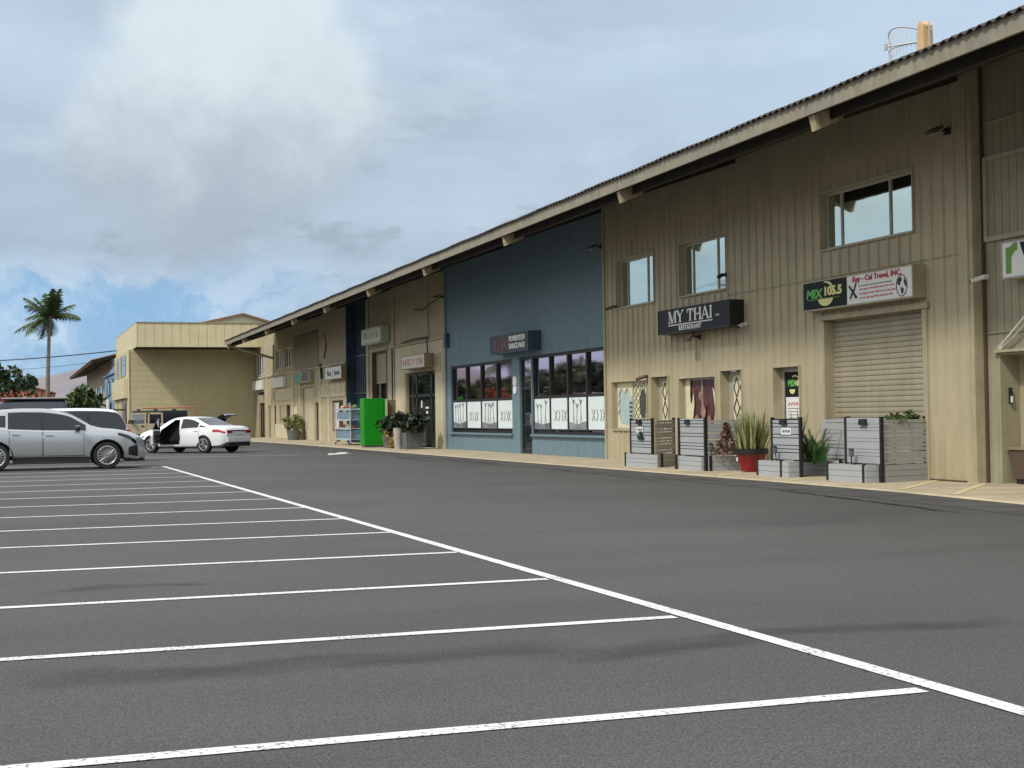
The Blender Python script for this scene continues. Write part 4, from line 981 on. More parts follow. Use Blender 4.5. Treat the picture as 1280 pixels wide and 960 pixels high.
# ---------------------------------------------------------------- screens, planters and goods on the pavement
PZ = .03
def slats(mb, p0, p1, z0, z1, t, hs, gap):
    """horizontal boards of the given repeating heights with open gaps between them"""
    z = z0; k = 0
    while z < z1 - .03:
        h = min(hs[k % len(hs)], z1 - z); mb.seg(p0, p1, z, z + h, t); z += h + gap; k += 1
    return mb
def post(mb, p, z0, z1, w_=.06): return mb.box(p[0] - w_ / 2, p[0] + w_ / 2, p[1] - w_ / 2, p[1] + w_ / 2, z0, z1)
HS = (.13, .055, .055, .13, .055); HG = .018

def screen(label, face, side, box_f, box_s, posts, low, card, lamp_t, gap=HG):
    """L-shaped privacy screen: face = (left, corner) ground points, side = (corner, end), planter boxes along both"""
    t = thing('planter_screen', label, 'privacy screen', (face[1][0], face[1][1], PZ), 0, 'slatted planter screens on the pavement')
    zt = 1.2
    m = MB(); slats(m, face[0], face[1], PZ + .34, zt, .025, HS, gap); build(m, 'slat_panel', 'slat', t)
    fd = Vector((face[1][0] - face[0][0], face[1][1] - face[0][1], 0)).normalized(); bo = Vector((-fd.y, fd.x, 0)) * .022
    m = MB(); m.seg((face[0][0] + bo.x, face[0][1] + bo.y), (face[1][0] + bo.x, face[1][1] + bo.y), PZ + .33, zt - .01, .012); build(m, 'gap_darkener', 'black', t)  # black sheet added behind the boards to darken the gaps
    m = MB(); slats(m, side[0], side[1], PZ + .34, zt, .025, HS[::-1], .018); build(m, 'slat_panel', 'slat', t)
    for (a, b, dx) in (box_f, box_s):                    # planter trough: outer boards, then soil
        m = MB(); a = Vector((*a, 0)); b = Vector((*b, 0)); d = (b - a).normalized(); nn = Vector((-d.y, d.x, 0)) * dx
        q = [a, b, b + nn, a + nn]
        for k in range(4): slats(m, q[k].xy, q[(k + 1) % 4].xy, PZ, PZ + .325, .03, (.1,), .006)
        bx = build(m, 'planter_box', 'slat', t)
        m = MB(); m.add([q_ + Vector((0, 0, PZ + .28)) for q_ in q], [(0, 1, 2, 3)]); build(m, 'soil', 'soil', bx)
    for p in posts:
        m = MB(); post(m, p, PZ, zt + .02); build(m, 'post', 'black', t)
    for p in low:
        m = MB(); post(m, p, PZ, PZ + .34, .05); build(m, 'corner_post', 'black', t)
    f = Vector((face[1][0] - face[0][0], face[1][1] - face[0][1])); Lf = f.length
    at = (face[0][0] - .03, face[0][1], 0)
    m = MB(); u = Lf * lamp_t; fpoly(m, at, [(u - .11, zt - .13), (u + .13, zt - .13), (u + .1, zt - .02), (u - .08, zt - .02)], -.01, .06); build(m, 'solar_lamp', 'black', t)
    if card:
        m = MB(); u = Lf * card; fpoly(m, at, [(u - .17, zt - .33), (u + .2, zt - .33), (u + .2, zt - .19), (u - .17, zt - .19)], 0, .012); co_ = build(m, 'card', 'card', t)
        m = MB()
        for k in range(3): stroke(m, at, u - .1 + .1 * k, zt - .26, u - .03 + .1 * k, zt - .26, .05, .012, .016)
        build(m, 'card_print', 'greyink', co_)
    return t
screen('grey slatted screen with planter right below the big roller shutter', ((14.75, 23.1), (14.72, 21.98)), ((14.75, 21.98), (16.0, 22.35)),
       ((14.46, 23.3), (14.46, 22.05), .26), ((14.8, 21.96), (15.95, 22.32), .26), [(14.75, 23.12), (14.74, 21.96), (15.98, 22.38)], [(14.45, 23.3), (14.45, 22.1)], None, .55, .007)
screen('grey slatted screen between red pot and big shutter, ferny plants behind', ((14.72, 25.8), (14.7, 24.7)), ((15.75, 25.6), (15.75, 24.62)),
       ((14.45, 25.95), (14.45, 24.72), .26), ((15.35, 25.8), (15.5, 24.55), .3), [(14.72, 25.82), (14.7, 24.68), (15.75, 24.6)], [(14.44, 25.95), (14.44, 25.0), (15.5, 24.52)], .52, .45)
t2 = screen('grey slatted screen with rusty cone ornament left of the red pot', ((14.62, 29.9), (14.55, 28.55)), ((14.6, 28.5), (15.6, 28.52)),
       ((14.56, 29.9), (14.5, 28.6), .3), ((14.62, 28.4), (15.6, 28.42), .3), [(14.6, 29.92), (14.55, 28.5)], [(14.62, 28.4), (14.5, 29.9)], None, .35, .016)
t1 = screen('grey slatted screen beside the blue wall corner, nearest the dance studio', ((14.5, 32.4), (14.5, 31.2)), ((14.6, 31.2), (15.5, 32.05)),
       ((14.42, 32.55), (14.46, 31.25), .28), ((14.56, 31.05), (15.45, 31.95), .28), [(14.5, 32.42), (14.5, 31.18), (15.5, 32.08)], [(14.42, 32.6), (14.75, 31.2)], .45, .45)
# the tag 'left' is avoided in labels
t2['label'] = 'grey slatted screen with rusty cone ornament, between scalloped windows and red pot'
t1['label'] = 'grey slatted screen nearest the blue studio wall'
bg_ = bpy.data.objects['planter_screen']; bg_['label'] = 'grey slatted screen with planter standing under the big roller shutter'

# rusty cone ornament on the side panel
t = thing('cone_ornament', 'rust brown cone shaped tree ornament hung on a slatted screen', 'ornament', (14.98, 28.36, .42))
m = MB(); rr = random.Random(2)
for k in range(620):
    h = rr.random() ** 1.3; r_ = (.24 * (1 - h) + .03) * (1 + .18 * math.sin(h * 22)); a = rr.uniform(0, 2 * math.pi)
    p = Vector((14.98 + r_ * math.cos(a), 28.3 + .3 * r_ * math.sin(a), .42 + h * .68)); s = rr.uniform(.03, .06)
    q = [Vector((rr.uniform(-1, 1), rr.uniform(-1, 1), rr.uniform(-1, 1))) * s for _ in range(3)]
    m.add([p + v for v in q], [(0, 1, 2)])
build(m, 'ornament_leaves', mat('rust brown leaf', (.13, .04, .025), .6, var=.5, vscale=20), t)
m = MB(); m.tube([(14.98, 28.3, .42), (14.98, 28.3, 1.1)], .02, 5); build(m, 'ornament_stem', 'brownmetal', t)

# small stake lights
def stake(label, x, y, z, lean=0.0):
    t = thing('stake_light', label, 'light', (x, y, z), 0, 'black stake lights in the planters')
    m = MB(); m.tube([(x, y, z), (x, y + lean, z + .2)], .012, 6); build(m, 'stake', 'black', t)
    m = MB(); c = Vector((x, y + lean * 1.2, z + .2)); m.lathe([(.02, 0), (.045, .01), (.05, .11), (.035, .13), (.0, .13)], c, 10); h = build(m, 'lamp_shade', 'greytrim', t)
    m = MB(); m.lathe([(.055, .13), (.05, .15), (0, .165)], c, 10); build(m, 'lamp_cap', 'black', h)
stake('black stake light in the planter trough under the big shutter', 14.58, 22.7, .28)
stake('leaning black stake light in the planter trough right beside the red pot', 14.57, 25.4, .28, .06)
stake('black stake light beside the rusty cone ornament', 14.66, 28.46, .3)
m = MB(); rr = random.Random(5)
for k in range(5): m.box(14.44, 14.46, 31.6 + .07 * k, 31.66 + .07 * k, .72 - .03 * (k % 2), .78 + .03 * (k % 3))
m.box(14.43, 14.46, 31.62, 31.9, .7, .72); k_ = MB(); k_.box(14.43, 14.47, 31.7, 31.8, .8, .9)
small('lizard_ornament', 'small dark metal ornament hung on the screen nearest the studio', 'ornament', [('ornament_body', m, 'black'), ('ornament_hook', k_, 'black')])

# plants
def blade(mb, base, tip, w_, bend, n=6):
    base = Vector(base); tip = Vector(tip); d = tip - base; s = d.cross(Vector((0, 0, 1)))
    if s.length < .01: s = Vector((1, 0, 0))
    s.normalize(); up = Vector(bend); ang = random.uniform(0, math.pi); s = s * math.cos(ang) + Vector((0.2, .9, 0)) * math.sin(ang)
    v = []
    for i in range(n + 1):
        t_ = i / n; p = base + d * t_ + up * (t_ * t_); ww = w_ * (1 - t_ ** 2.2) * (.6 + .4 * min(1, t_ * 5)) + .001
        v += [p - s * ww, p + s * ww]
    mb.add(v, [(2 * i, 2 * i + 1, 2 * i + 3, 2 * i + 2) for i in range(n)])
random.seed(21)
px_, py_ = 15.2, 27.62
t = thing('potted_snake_plant', 'tall sword leaved plant in a glossy red pot', 'potted plant', (px_, py_, PZ))
m = MB(); m.lathe([(0, 0), (.2, 0), (.23, .02), (.32, .36), (.345, .4), (.345, .44), (.31, .44), (.3, .38), (0, .36)], (px_, py_, PZ), 32); PT = build(m, 'pot', 'pot', t, smooth=35)
m = MB(); m.lathe([(.347, .385), (.38, .39), (.385, .5), (.355, .51), (.335, .5), (.33, .4)], (px_, py_, PZ), 32); build(m, 'pot_rim', 'black', t, smooth=35)
m = MB(); m.lathe([(0, .42), (.335, .42)], (px_, py_, PZ), 20); build(m, 'soil', 'soil', PT)
m = MB(); fpoly(m, (px_ - .315, py_ + .06, PZ), [(0.0, .24), (.05, .235), (.06, .3), (.03, .33), (0, .3)], 0, .01); build(m, 'pot_label', 'white', PT)
m = MB()
for k in range(210):
    a = random.uniform(0, 2 * math.pi); r0 = .3 * math.sqrt(random.random()); h = random.uniform(.5, 1.0); out = random.uniform(.02, .3) * (1.3 - h * .5)
    blade(m, (px_ + r0 * math.cos(a), py_ + r0 * math.sin(a), PZ + .42), (px_ + (r0 + out) * math.cos(a), py_ + (r0 + out) * math.sin(a), PZ + .42 + h), random.uniform(.02, .04), (random.uniform(-.04, .04), random.uniform(-.04, .04), -random.uniform(0, .06)))
build(m, 'leaf', 'sans', t, fixn=False)['kind'] = 'stuff'

def leafcloud(mb, c, rad, n, size, rng, shell=.35, up=.3, lobes=7):
    """leaf-sized faces gathered in uneven clumps through a crown volume"""
    c = Vector(c); cl = []
    for k in range(lobes):
        d = Vector((rng.gauss(0, 1), rng.gauss(0, 1), rng.gauss(0, 1))).normalized() * rng.uniform(.25, .75)
        cl.append((Vector((d.x * rad[0], d.y * rad[1], d.z * rad[2])), rng.uniform(.3, .55)))
    for k in range(n):
        o, q = cl[rng.randrange(lobes)]; d = Vector((rng.gauss(0, 1), rng.gauss(0, 1), rng.gauss(0, 1))).normalized() * (1 - shell * rng.random() ** 2) * q
        p = c + o + Vector((d.x * rad[0], d.y * rad[1], d.z * rad[2])); s = size * rng.uniform(.6, 1.3)
        a = Vector((rng.gauss(0, 1), rng.gauss(0, 1), rng.gauss(0, 1))).normalized(); b = a.cross(Vector((rng.gauss(0, 1), rng.gauss(0, 1), rng.gauss(0, 1)))).normalized()
        mb.add([p - a * s, p + b * s * .45, p + a * s, p - b * s * .45], [(0, 1, 2, 3)])
    return mb
rng = random.Random(31)
# ferny plants behind the third screen
t = thing('leafy_plant', 'dark green arching plant spilling beside the screen near the red pot', 'plant', (15.1, 24.75, .3))
m = MB()
for k in range(44):
    a = rng.uniform(0, 6.28); L_ = rng.uniform(.5, 1.15); base = Vector((15.1 + rng.uniform(-.12, .12), 24.85 + rng.uniform(-.2, .2), .3)); d = Vector((math.cos(a) * .5, math.sin(a) * .55, rng.uniform(.5, 2.0))).normalized()
    for j in range(16):
        s = j / 15; p = base + d * L_ * s + Vector((0, 0, -.35 * L_ * s * s)); w_ = .11 * (1 - s * .75); q = d.cross(Vector((0, 0, 1))).normalized()
        for e in (-1, 1): m.add([p, p + q * e * w_ + d * .07 + Vector((0, 0, .02)), p + d * .035], [(0, 1, 2)])
build(m, 'frond', mat('fern green', (.03, .1, .025), .5, var=.4, vscale=6), t, fixn=False)['kind'] = 'stuff'
m = MB(); m.tube([(15.1, 24.85, .28), (15.1, 24.85, .75)], .03, 6); build(m, 'stem', 'bark', t)
t = thing('leafy_plant', 'thin spiky plant peeping over the screen near the red pot', 'plant', (15.0, 25.35, .3))
m = MB()
for k in range(16):
    a = rng.uniform(0, 6.28); blade(m, (15.0, 25.35 + rng.uniform(-.3, .15), .3), (15.0 + .25 * math.cos(a), 25.3 + .35 * math.sin(a), rng.uniform(1.2, 1.45)), .02, (0, 0, 0))
build(m, 'leaf', 'leafmid', t, fixn=False)
m = MB(); m.tube([(15.0, 25.3, .28), (15.0, 25.3, .6)], .025, 6); build(m, 'stem', 'bark', t)
for (x, y, lab) in ((15.2, 22.15, 'small grey green sprig above the screen under the big shutter, nearer the screen corner'), (15.75, 22.4, 'small grey green sprig above the screen under the big shutter, nearer the wall')):
    t = thing('leafy_plant', lab, 'plant', (x, y, .3))
    m = MB(); leafcloud(m, (x, y + .08, 1.2), (.22, .16, .14), 120, .05, rng); build(m, 'foliage', 'leafmid', t, fixn=False); m = MB(); m.tube([(x, y + .08, .28), (x, y + .08, 1.15)], .012, 5); build(m, 'stem', 'bark', t)

# green cabinet in front of the half raised shutter
t = thing('storage_cabinet', 'tall bright green cabinet standing by the half raised shutter', 'cabinet', (14.8, 59.6, PZ))
m = MB(); m.box(14.1, 15.05, 59.4, 60.15, .12, 2.13); build(m, 'cabinet_body', 'cabgreen', t, bevel=.02)
m = MB(); m.box(14.14, 15.0, 59.44, 60.1, PZ, .12); build(m, 'cabinet_base', 'greypot', t)
m = MB(); m.box(15.052, 15.13, 59.36, 60.15, PZ, 2.1); build(m, 'cabinet_edge', 'lacecream', t)
m = MB(); m.box(14.2, 14.95, 59.38, 59.399, .25, 2.0); build(m, 'door_skin', 'cabgreen', t, bevel=.004)
t = thing('storage_cabinet', 'tan cabinet tucked behind the bright green one', 'cabinet', (15.8, 60, PZ))
m = MB(); m.box(15.14, 15.55, 59.55, 60.6, PZ, 2.07); build(m, 'cabinet_body', 'tanbox', t, bevel=.015); m = MB(); m.box(15.18, 15.51, 59.535, 59.549, .15, 1.97); build(m, 'cabinet_door', 'tanbox', t)
# wheeled wire rack with goods
t = thing('wire_rack', 'pale wire shelf rack on castors beside the green cabinet', 'rack', (14.95, 65.5, PZ))
X0, X1, Y0, Y1 = 14.6, 15.25, 64.2, 67.4
m = MB()
for x in (X0, X1):
    for y in (Y0, Y1): m.tube([(x, y, .14), (x, y, 2.0)], .03, 6)
for z in (.3, .8, 1.2, 1.7): 
    for k in range(9): m.box(X0, X1, Y0 + (Y1 - Y0) * k / 8 - .02, Y0 + (Y1 - Y0) * k / 8 + .02, z, z + .025)
    m.box(X0 - .02, X0 + .02, Y0, Y1, z - .03, z + .05); m.box(X1 - .02, X1 + .02, Y0, Y1, z - .03, z + .05)
build(m, 'rack_frame', 'wire', t)
m = MB(); m.box(X0 + .05, X1 - .05, Y0 + .1, Y1 - .1, .34, .72); m.box(X0 + .05, X1 - .05, Y0 + .1, Y1 - .1, 1.26, 1.6); build(m, 'rack_basket', mat('pale blue bin', (.16, .24, .32), .5, var=.3), t)
for x in (X0, X1):
    for y in (Y0, Y1): m = MB(); m.cyl((x, y, .09), (1, 0, 0), .06, .04, 12); build(m, 'castor', 'rubber', t)
rr = random.Random(8); gm = [mat('red goods', (.35, .05, .03), .5), mat('cream goods', (.6, .55, .45), .5), mat('green goods', (.1, .25, .1), .5), mat('brown goods', (.2, .1, .05), .5)]
for zi, (z, lab) in enumerate(((.83, 'lower'), (1.23, 'middle'), (1.73, 'top'))):
    for k in range(6):
        y = Y0 + .25 + k * .5; h = rr.uniform(.1, .2); m = MB(); m.lathe([(0, 0), (.12, 0), (.15, h * .6), (.1, h), (0, h * 1.1)], (X0 + .3, y, z), 10)
        o = build(m, 'goods_tub', gm[rr.randrange(4)], None); tag(o, f'small round tub standing on the {lab} shelf of the wire rack', 'tub', 'tubs of goods on the wire rack')

# potted plants by the shopfront door
def potted(lab, x, y, r_, h, m_, crown, n, size, leafm, pottype='round'):
    t = thing('potted_plant', lab, 'potted plant', (x, y, PZ), 0, 'potted plants by the shop door')
    m = MB()
    if pottype == 'round': m.lathe([(0, 0), (r_ * .75, 0), (r_, h), (r_ * .88, h), (r_ * .85, h * .9), (0, h * .9)], (x, y, PZ), 18); build(m, 'pot', m_, t, smooth=35)
    else: 
        m.box(x - r_, x + r_, y - r_, y + r_, PZ, PZ + h); 
        for k in range(6): m.box(x - r_ - .012, x + r_ + .012, y - r_ - .012, y + r_ + .012, PZ + h * (k + .15) / 6, PZ + h * (k + .85) / 6)
        build(m, 'pot', m_, t)
    m = MB(); m.tube([(x, y, PZ + h * .8), (x + .03, y, PZ + h + crown[2] * .9)], .025, 6); build(m, 'stem', 'bark', t)
    m = MB(); leafcloud(m, (x, y, PZ + h + crown[2] * .8), crown, n, size, rng); build(m, 'foliage', leafm, t, fixn=False)
potted('dark leafy plant in a low grey pot next to the tan cabinet', 14.75, 57.7, .28, .5, 'greypot', (.6, .75, .5), 330, .13, 'leafdark')
potted('dark leafy plant with yellowing lower leaves between two pots', 14.9, 56.6, .25, .5, 'conc', (.5, .65, .52), 300, .12, 'leafdark')
potted('dark leafy plant in a square slatted grey tub by the shopfront', 14.95, 54.7, .33, .66, 'greypot', (.62, .85, .55), 520, .13, 'leafdark', 'square')
potted('dark leafy plant in a tall pale concrete pot by the shopfront', 14.55, 55.4, .2, .85, 'conc', (.45, .6, .42), 260, .12, 'leafdark')
potted('spiky yellow green plant in a round pot near the far cream shutter', 15.6, 83.6, .45, .6, 'greypot', (.6, .9, .6), 260, .2, 'sans')
m = MB(); leafcloud(m, (14.6, 57.0, .42), (.3, .6, .35), 120, .09, rng); y_ = build(m, 'dry_foliage', mat('yellow dry leaf', (.3, .2, .06), .7, var=.4, vscale=6), bpy.data.objects['potted_plant.001'], fixn=False)
# ---------------------------------------------------------------- buildings beyond the row
t = thing('tan_block_building', 'tan block wall building with a deep cream metal parapet band, closing the car park', 'building', (16, 112, 0))
m = MB(); m.box(7.54, 40, 102, 117, 0, 6.25); wl = build(m, 'wall', 'block', t)
m = MB(); z = .4
while z < 6.1: m.box(7.6, 16.15, 101.994, 102, z, z + .012); z += .4
m.box(7.535, 7.62, 101.97, 102, 0, 6.25); build(m, 'block_joint', 'trim', wl)
m = MB(); pr = [(7.85, 0)]; x = 7.85
while x < 39: pr += [(x + .53, 0), (x + .545, -.03), (x + .575, -.03), (x + .59, 0)]; x += .59
v = [(a, 98.8 - o, zz) for a, o in pr for zz in (6.28, 7.93)]; n = len(pr)
m.add(v, [(2 * i, 2 * i + 2, 2 * i + 3, 2 * i + 1) for i in range(n - 1)])
build(m, 'parapet_face', 'panel', t, fixn=False)
m = MB(); m.box(7.85, 40, 98.84, 119, 6.3, 7.9); m.box(7.8, 7.86, 98.78, 119, 6.28, 7.93); build(m, 'parapet_band', 'panel', t)
m = MB(); m.box(7.79, 40, 98.74, 119, 7.932, 7.98); build(m, 'parapet_cap', 'trim', t)
m = MB(); m.box(7.9, 40, 98.86, 101.99, 6.255, 6.296); build(m, 'soffit', 'soffit', t)
m = MB(); m.box(7.3, 7.53, 103.5, 116.5, 2.9, 4.3); build(m, 'balcony', 'panel', t)
m = MB(); m.box(7.5, 7.538, 105, 116, 4.5, 6.0); build(m, 'window', 'darkglass', t); m = MB(); m.box(7.5, 7.538, 104.2, 108.5, .1, 2.6); build(m, 'window', 'darkglass', t)
for y in (109, 113): m = MB(); m.box(7.42, 7.499, y, y + .3, .05, 6.1); build(m, 'column', 'panel', t)
t = thing('blue_building', 'pale blue two storey building beyond the tan block wall', 'building', (14, 128, 0))
m = MB(); m.poly([(8, 119.2, 0), (8, 138, 0), (8, 138, 5.35), (8, 119.2, 6.15)], (12, 0, 0)); build(m, 'wall', 'bluegrey', t)
for (a, b, c, d) in ((121, 123, 3.6, 5.0), (125.5, 127.5, 3.6, 4.9), (130, 132, 3.5, 4.8), (121, 124, .6, 2.4), (133, 136, .3, 3.3)):
    m = MB(); m.box(7.94, 7.99, a, b, c, d); o = build(m, 'window', 'bronze', t); m = MB(); m.box(7.925, 7.939, a + .15, b - .15, c + .12, d - .12); build(m, 'pane', 'darkglass', o)
m = MB(); m.box(7.85, 20.1, 119.15, 138.1, 5.3, 5.38); build(m, 'cornice', 'bluegrey', t)
m = MB(); m.box(7.7, 7.76, 128, 131, 2.0, 3.2); tag(build(m, 'hanging_sign', 'white'), 'small blank white sign hung on the pale blue building', 'sign')
t = thing('old_shed_building', 'old stained cream building with a dark overhanging low roof', 'building', (14, 160, 0))
m = MB(); m.box(8.8, 20, 140.6, 190, 0, 7.2); m.poly([(8.8, 140.6, 7.2), (20, 140.6, 7.2), (20, 140.6, 10)], (0, 49, 0)); build(m, 'wall', 'oldwall', t)
m = MB(); m.poly([(6.9, 139.6, 6.75), (20, 139.6, 10.0), (20, 139.6, 10.25), (6.9, 139.6, 7.0)], (0, 56, 0)); build(m, 'roof', 'soffit', t)
m = MB(); m.poly([(6.85, 139.5, 7.005), (20, 139.5, 10.28), (20, 139.5, 10.4), (6.85, 139.5, 7.1)], (0, 56, 0)); build(m, 'roof_sheet', 'rust', t)
for y in (146, 155, 165, 176): m = MB(); m.box(8.74, 8.79, y, y + 3, 2.5, 5.0); build(m, 'window', 'darkglass', t)
t = thing('gabled_building', 'cream gabled building rising behind the tan block wall', 'building', (21, 150, 0))
m = MB(); q = [(15.5, 0), (26, 0), (26, 10.1), (21.2, 11.5), (16.5, 10.45), (15.5, 10.2)]; m.poly([(a, 140, b) for a, b in q], (0, 20, 0)); build(m, 'wall', 'panel', t)
m = MB()
for k in range(15): m.box(16 + .65 * k, 16.04 + .65 * k, 139.97, 140, 7, 10.0)
build(m, 'panel_joint', 'trim', t)
m = MB(); m.poly([(26.4, 139.6, 10.0), (21.2, 139.6, 11.52), (15.2, 139.6, 10.13), (15.2, 139.6, 10.28), (21.2, 139.6, 11.68), (26.4, 139.6, 10.16)], (0, 21, 0)); build(m, 'roof', 'rust', t)
t = thing('metal_shed', 'rust red ribbed metal shed behind the parked vehicles', 'shed', (2, 150, 0))
bp = rib_profile(-1.5, 3.9, .42, .1, .2, .07)
m = MB(); m.add([p for (x, o) in bp for p in ((x, 150 - o, 0), (x, 150 - o, 5.25 - .28 * max(0, x)))], [(2 * i, 2 * i + 2, 2 * i + 3, 2 * i + 1) for i in range(len(bp) - 1)])
m.box(-1.5, 3.9, 150.01, 157, 0, 4.1); build(m, 'wall', 'rust', t, fixn=False)
m = MB(); m.poly([(-1.6, 149.8, 5.25), (.05, 149.8, 5.25), (4.0, 149.8, 4.12), (4.0, 149.8, 4.2), (.05, 149.8, 5.34), (-1.6, 149.8, 5.34)], (0, 8, 0)); build(m, 'roof', 'rust', t)

# ---------------------------------------------------------------- trees
rng = random.Random(77)
def palm(name, label, base, h, lean, nf, fl, seed, group=None):
    rr = random.Random(seed); t = thing(name, label, 'palm tree', base, 0, group); b = Vector(base)
    pts = [b + Vector((lean * (k / 10) ** 2, 0, h * k / 10)) for k in range(11)]
    m = MB(); m.tube(pts, .24, 10, .13); build(m, 'trunk', 'trunk', t, smooth=50); top_ = pts[-1]
    m = MB()
    for k in range(nf):
        az = 2.4 * k + rr.uniform(-.3, .3); el = rr.uniform(-.25, 1.35) if k > 3 else 1.3; d = Vector((math.cos(az) * math.cos(el), math.sin(az) * math.cos(el), math.sin(el))); L_ = fl * rr.uniform(.85, 1.1); drop = rr.uniform(.18, .42) * L_ * (1.2 - .4 * max(0, el))
        sp = [top_ + d * L_ * s + Vector((0, 0, -drop * s ** 2.2)) for s in [j / 12 for j in range(13)]]
        m.tube(sp, .035, 4, .008)
        for j in range(46):
            s = .06 + .94 * j / 45; i = min(11, int(s * 12)); p = sp[i].lerp(sp[i + 1], s * 12 - i); tg = (sp[i + 1] - sp[i]).normalized(); sd = tg.cross(Vector((0, 0, 1)))
            if sd.length < .05: sd = Vector((1, 0, 0))
            sd.normalize(); ll = fl * .31 * (math.sin(math.pi * min(1, s * .75 + .2)) + .15)
            for e in (-1, 1):
                tip = p + sd * e * ll * .75 + tg * ll * .45 + Vector((0, 0, -ll * rr.uniform(.25, .75))); m.add([p - tg * .055, p + tg * .055, tip], [(0, 1, 2)])
    c = build(m, 'crown', 'palmleaf', t, fixn=False)
    m = MB(); m.lathe([(.13, -.35), (.26, -.1), (.2, .2), (.0, .4)], top_, 10); build(m, 'crown_shaft', 'trunk', t)
    return t
palm('palm_tree', 'tall slender coconut palm rising above the red shed', (2.72, 130, 0), 10.4, .25, 22, 3.0, 4)
palm('palm_tree', 'small young palm in front of the old cream building', (7.1, 132, 0), 2.9, .05, 12, 1.1, 9)
def tree(label, x, y, rad, zc, n, size, lm, trunk=.15, group=None, name='tree', lobes=9):
    t = thing(name, label, 'tree', (x, y, 0), 0, group)
    m = MB(); m.tube([(x, y, 0), (x + .1, y, zc * .55), (x, y, zc)], trunk, 7, trunk * .5)
    for k in range(5):
        a = k * 1.26; m.tube([(x + .08, y, zc * .5), (x + rad[0] * .5 * math.cos(a), y + rad[1] * .5 * math.sin(a), zc + rad[2] * .2)], trunk * .5, 5, trunk * .15)
    build(m, 'trunk', 'bark', t)
    m = MB(); leafcloud(m, (x, y, zc), rad, n, size, rng, lobes=lobes); build(m, 'crown', lm, t, fixn=False); return t
tree('dark dense tree beside the pink flowering bush', -1.0, 118, (1.9, 2, 2.3), 3.6, 1500, .3, 'leaf')
tree('low dark bushy tree in front of the red shed', 1.1, 128, (1.1, 1.5, 1.5), 3.9, 900, .25, 'leaf')
tree('broad mid green tree between the palm and the old cream building', 3.75, 91, (1.2, 1.2, 1.6), 2.5, 1900, .19, 'leafmid')
t = thing('bougainvillea_bush', 'coral pink flowering bush behind the grey van', 'bush', (0, 98, 0))
m = MB(); leafcloud(m, (-.2, 98, 1.9), (1.9, 1.6, 1.75), 1000, .17, rng, lobes=11); build(m, 'blossom', 'bougain', t, fixn=False)
m = MB(); leafcloud(m, (-.2, 98.3, 1.6), (1.85, 1.6, 1.7), 1700, .16, rng, lobes=11); build(m, 'foliage', 'leafmid', t, fixn=False)
m = MB()
for k in range(6): m.tube([(-.2, 98, 0), (-.2 + .8 * math.cos(k), 98 + .8 * math.sin(k), 1.5)], .06, 5, .02)
build(m, 'stem', 'bark', t)
# trees along the far side of the car park, seen mirrored in the studio glass
protos = [tree('broad roadside tree across the car park, mirrored in the studio glass', -10, 84, (4.2, 5, 2.6), 2.6, 2600, .4, lm, .25, 'trees across the car park') for lm in ('leaf', 'leafmid')]
for k in range(13):
    c = copy_tree(protos[k % 2]); c.location = (-10 + rng.uniform(-2.5, 1.5), 92 + 8.5 * k, rng.uniform(-.8, .3)); s = rng.uniform(.85, 1.3); c.scale = (1, 1, s); c.rotation_euler.z = rng.uniform(0, 6)
protos[1].location = (-11, 76, 0)
palm('palm_tree', 'coconut palm across the car park, mirrored in the studio glass', (-9, 118, 0), 6.2, .6, 16, 2.8, 14)

# poles and cables
def pole(lab, x, y, h, grp='utility poles across the car park'):
    t = thing('utility_pole', lab, 'utility pole', (x, y, 0), 0, grp)
    m = MB(); m.tube([(x, y, 0), (x, y, h)], .16, 8, .11); build(m, 'pole_shaft', 'bark', t)
    m = MB(); m.box(x - 1.1, x + 1.1, y - .06, y + .06, h - .7, h - .55); build(m, 'crossarm', 'bark', t)
    for k in (-1, -.5, .5, 1): m = MB(); m.cyl((x + k, y, h - .48), (0, 0, 1), .05, .12, 8); build(m, 'insulator', 'disc', t)
for y in (40, 85, 130, 175): pole('wooden utility pole with one crossarm across the car park', -13.5, y, 10.5)
pole('short wooden utility pole that feeds the tan block building', -12, 150, 7.8, None)
def cable(lab, a, b, sag, r, grp=None):
    a = Vector(a); b = Vector(b); m = MB(); m.tube([a.lerp(b, k / 14) + Vector((0, 0, -4 * sag * (k / 14) * (1 - k / 14))) for k in range(15)], r, 5)
    tag(build(m, 'overhead_cable', 'ink'), lab, 'cable', grp)
cable('thick service cable running to the corner of the tan block building', (-12, 150, 7.25), (7.8, 118.5, 6.95), .35, .045)
cable('thin service cable running to the old cream building', (-12, 150, 6.6), (7.0, 140, 6.85), .5, .022)
for i in range(3):
    y0, y1 = (40, 85, 130)[i], (85, 130, 175)[i]
    for k, (dx, z, r_) in enumerate(((-1, 10.1, .02), (1, 10.1, .02), (.3, 8.4, .05), (.3, 7.7, .06))): cable('overhead cable strung between the poles across the car park', (-13.5 + dx, y0, z), (-13.5 + dx, y1, z), .6 + .1 * k, r_, 'cables across the car park')
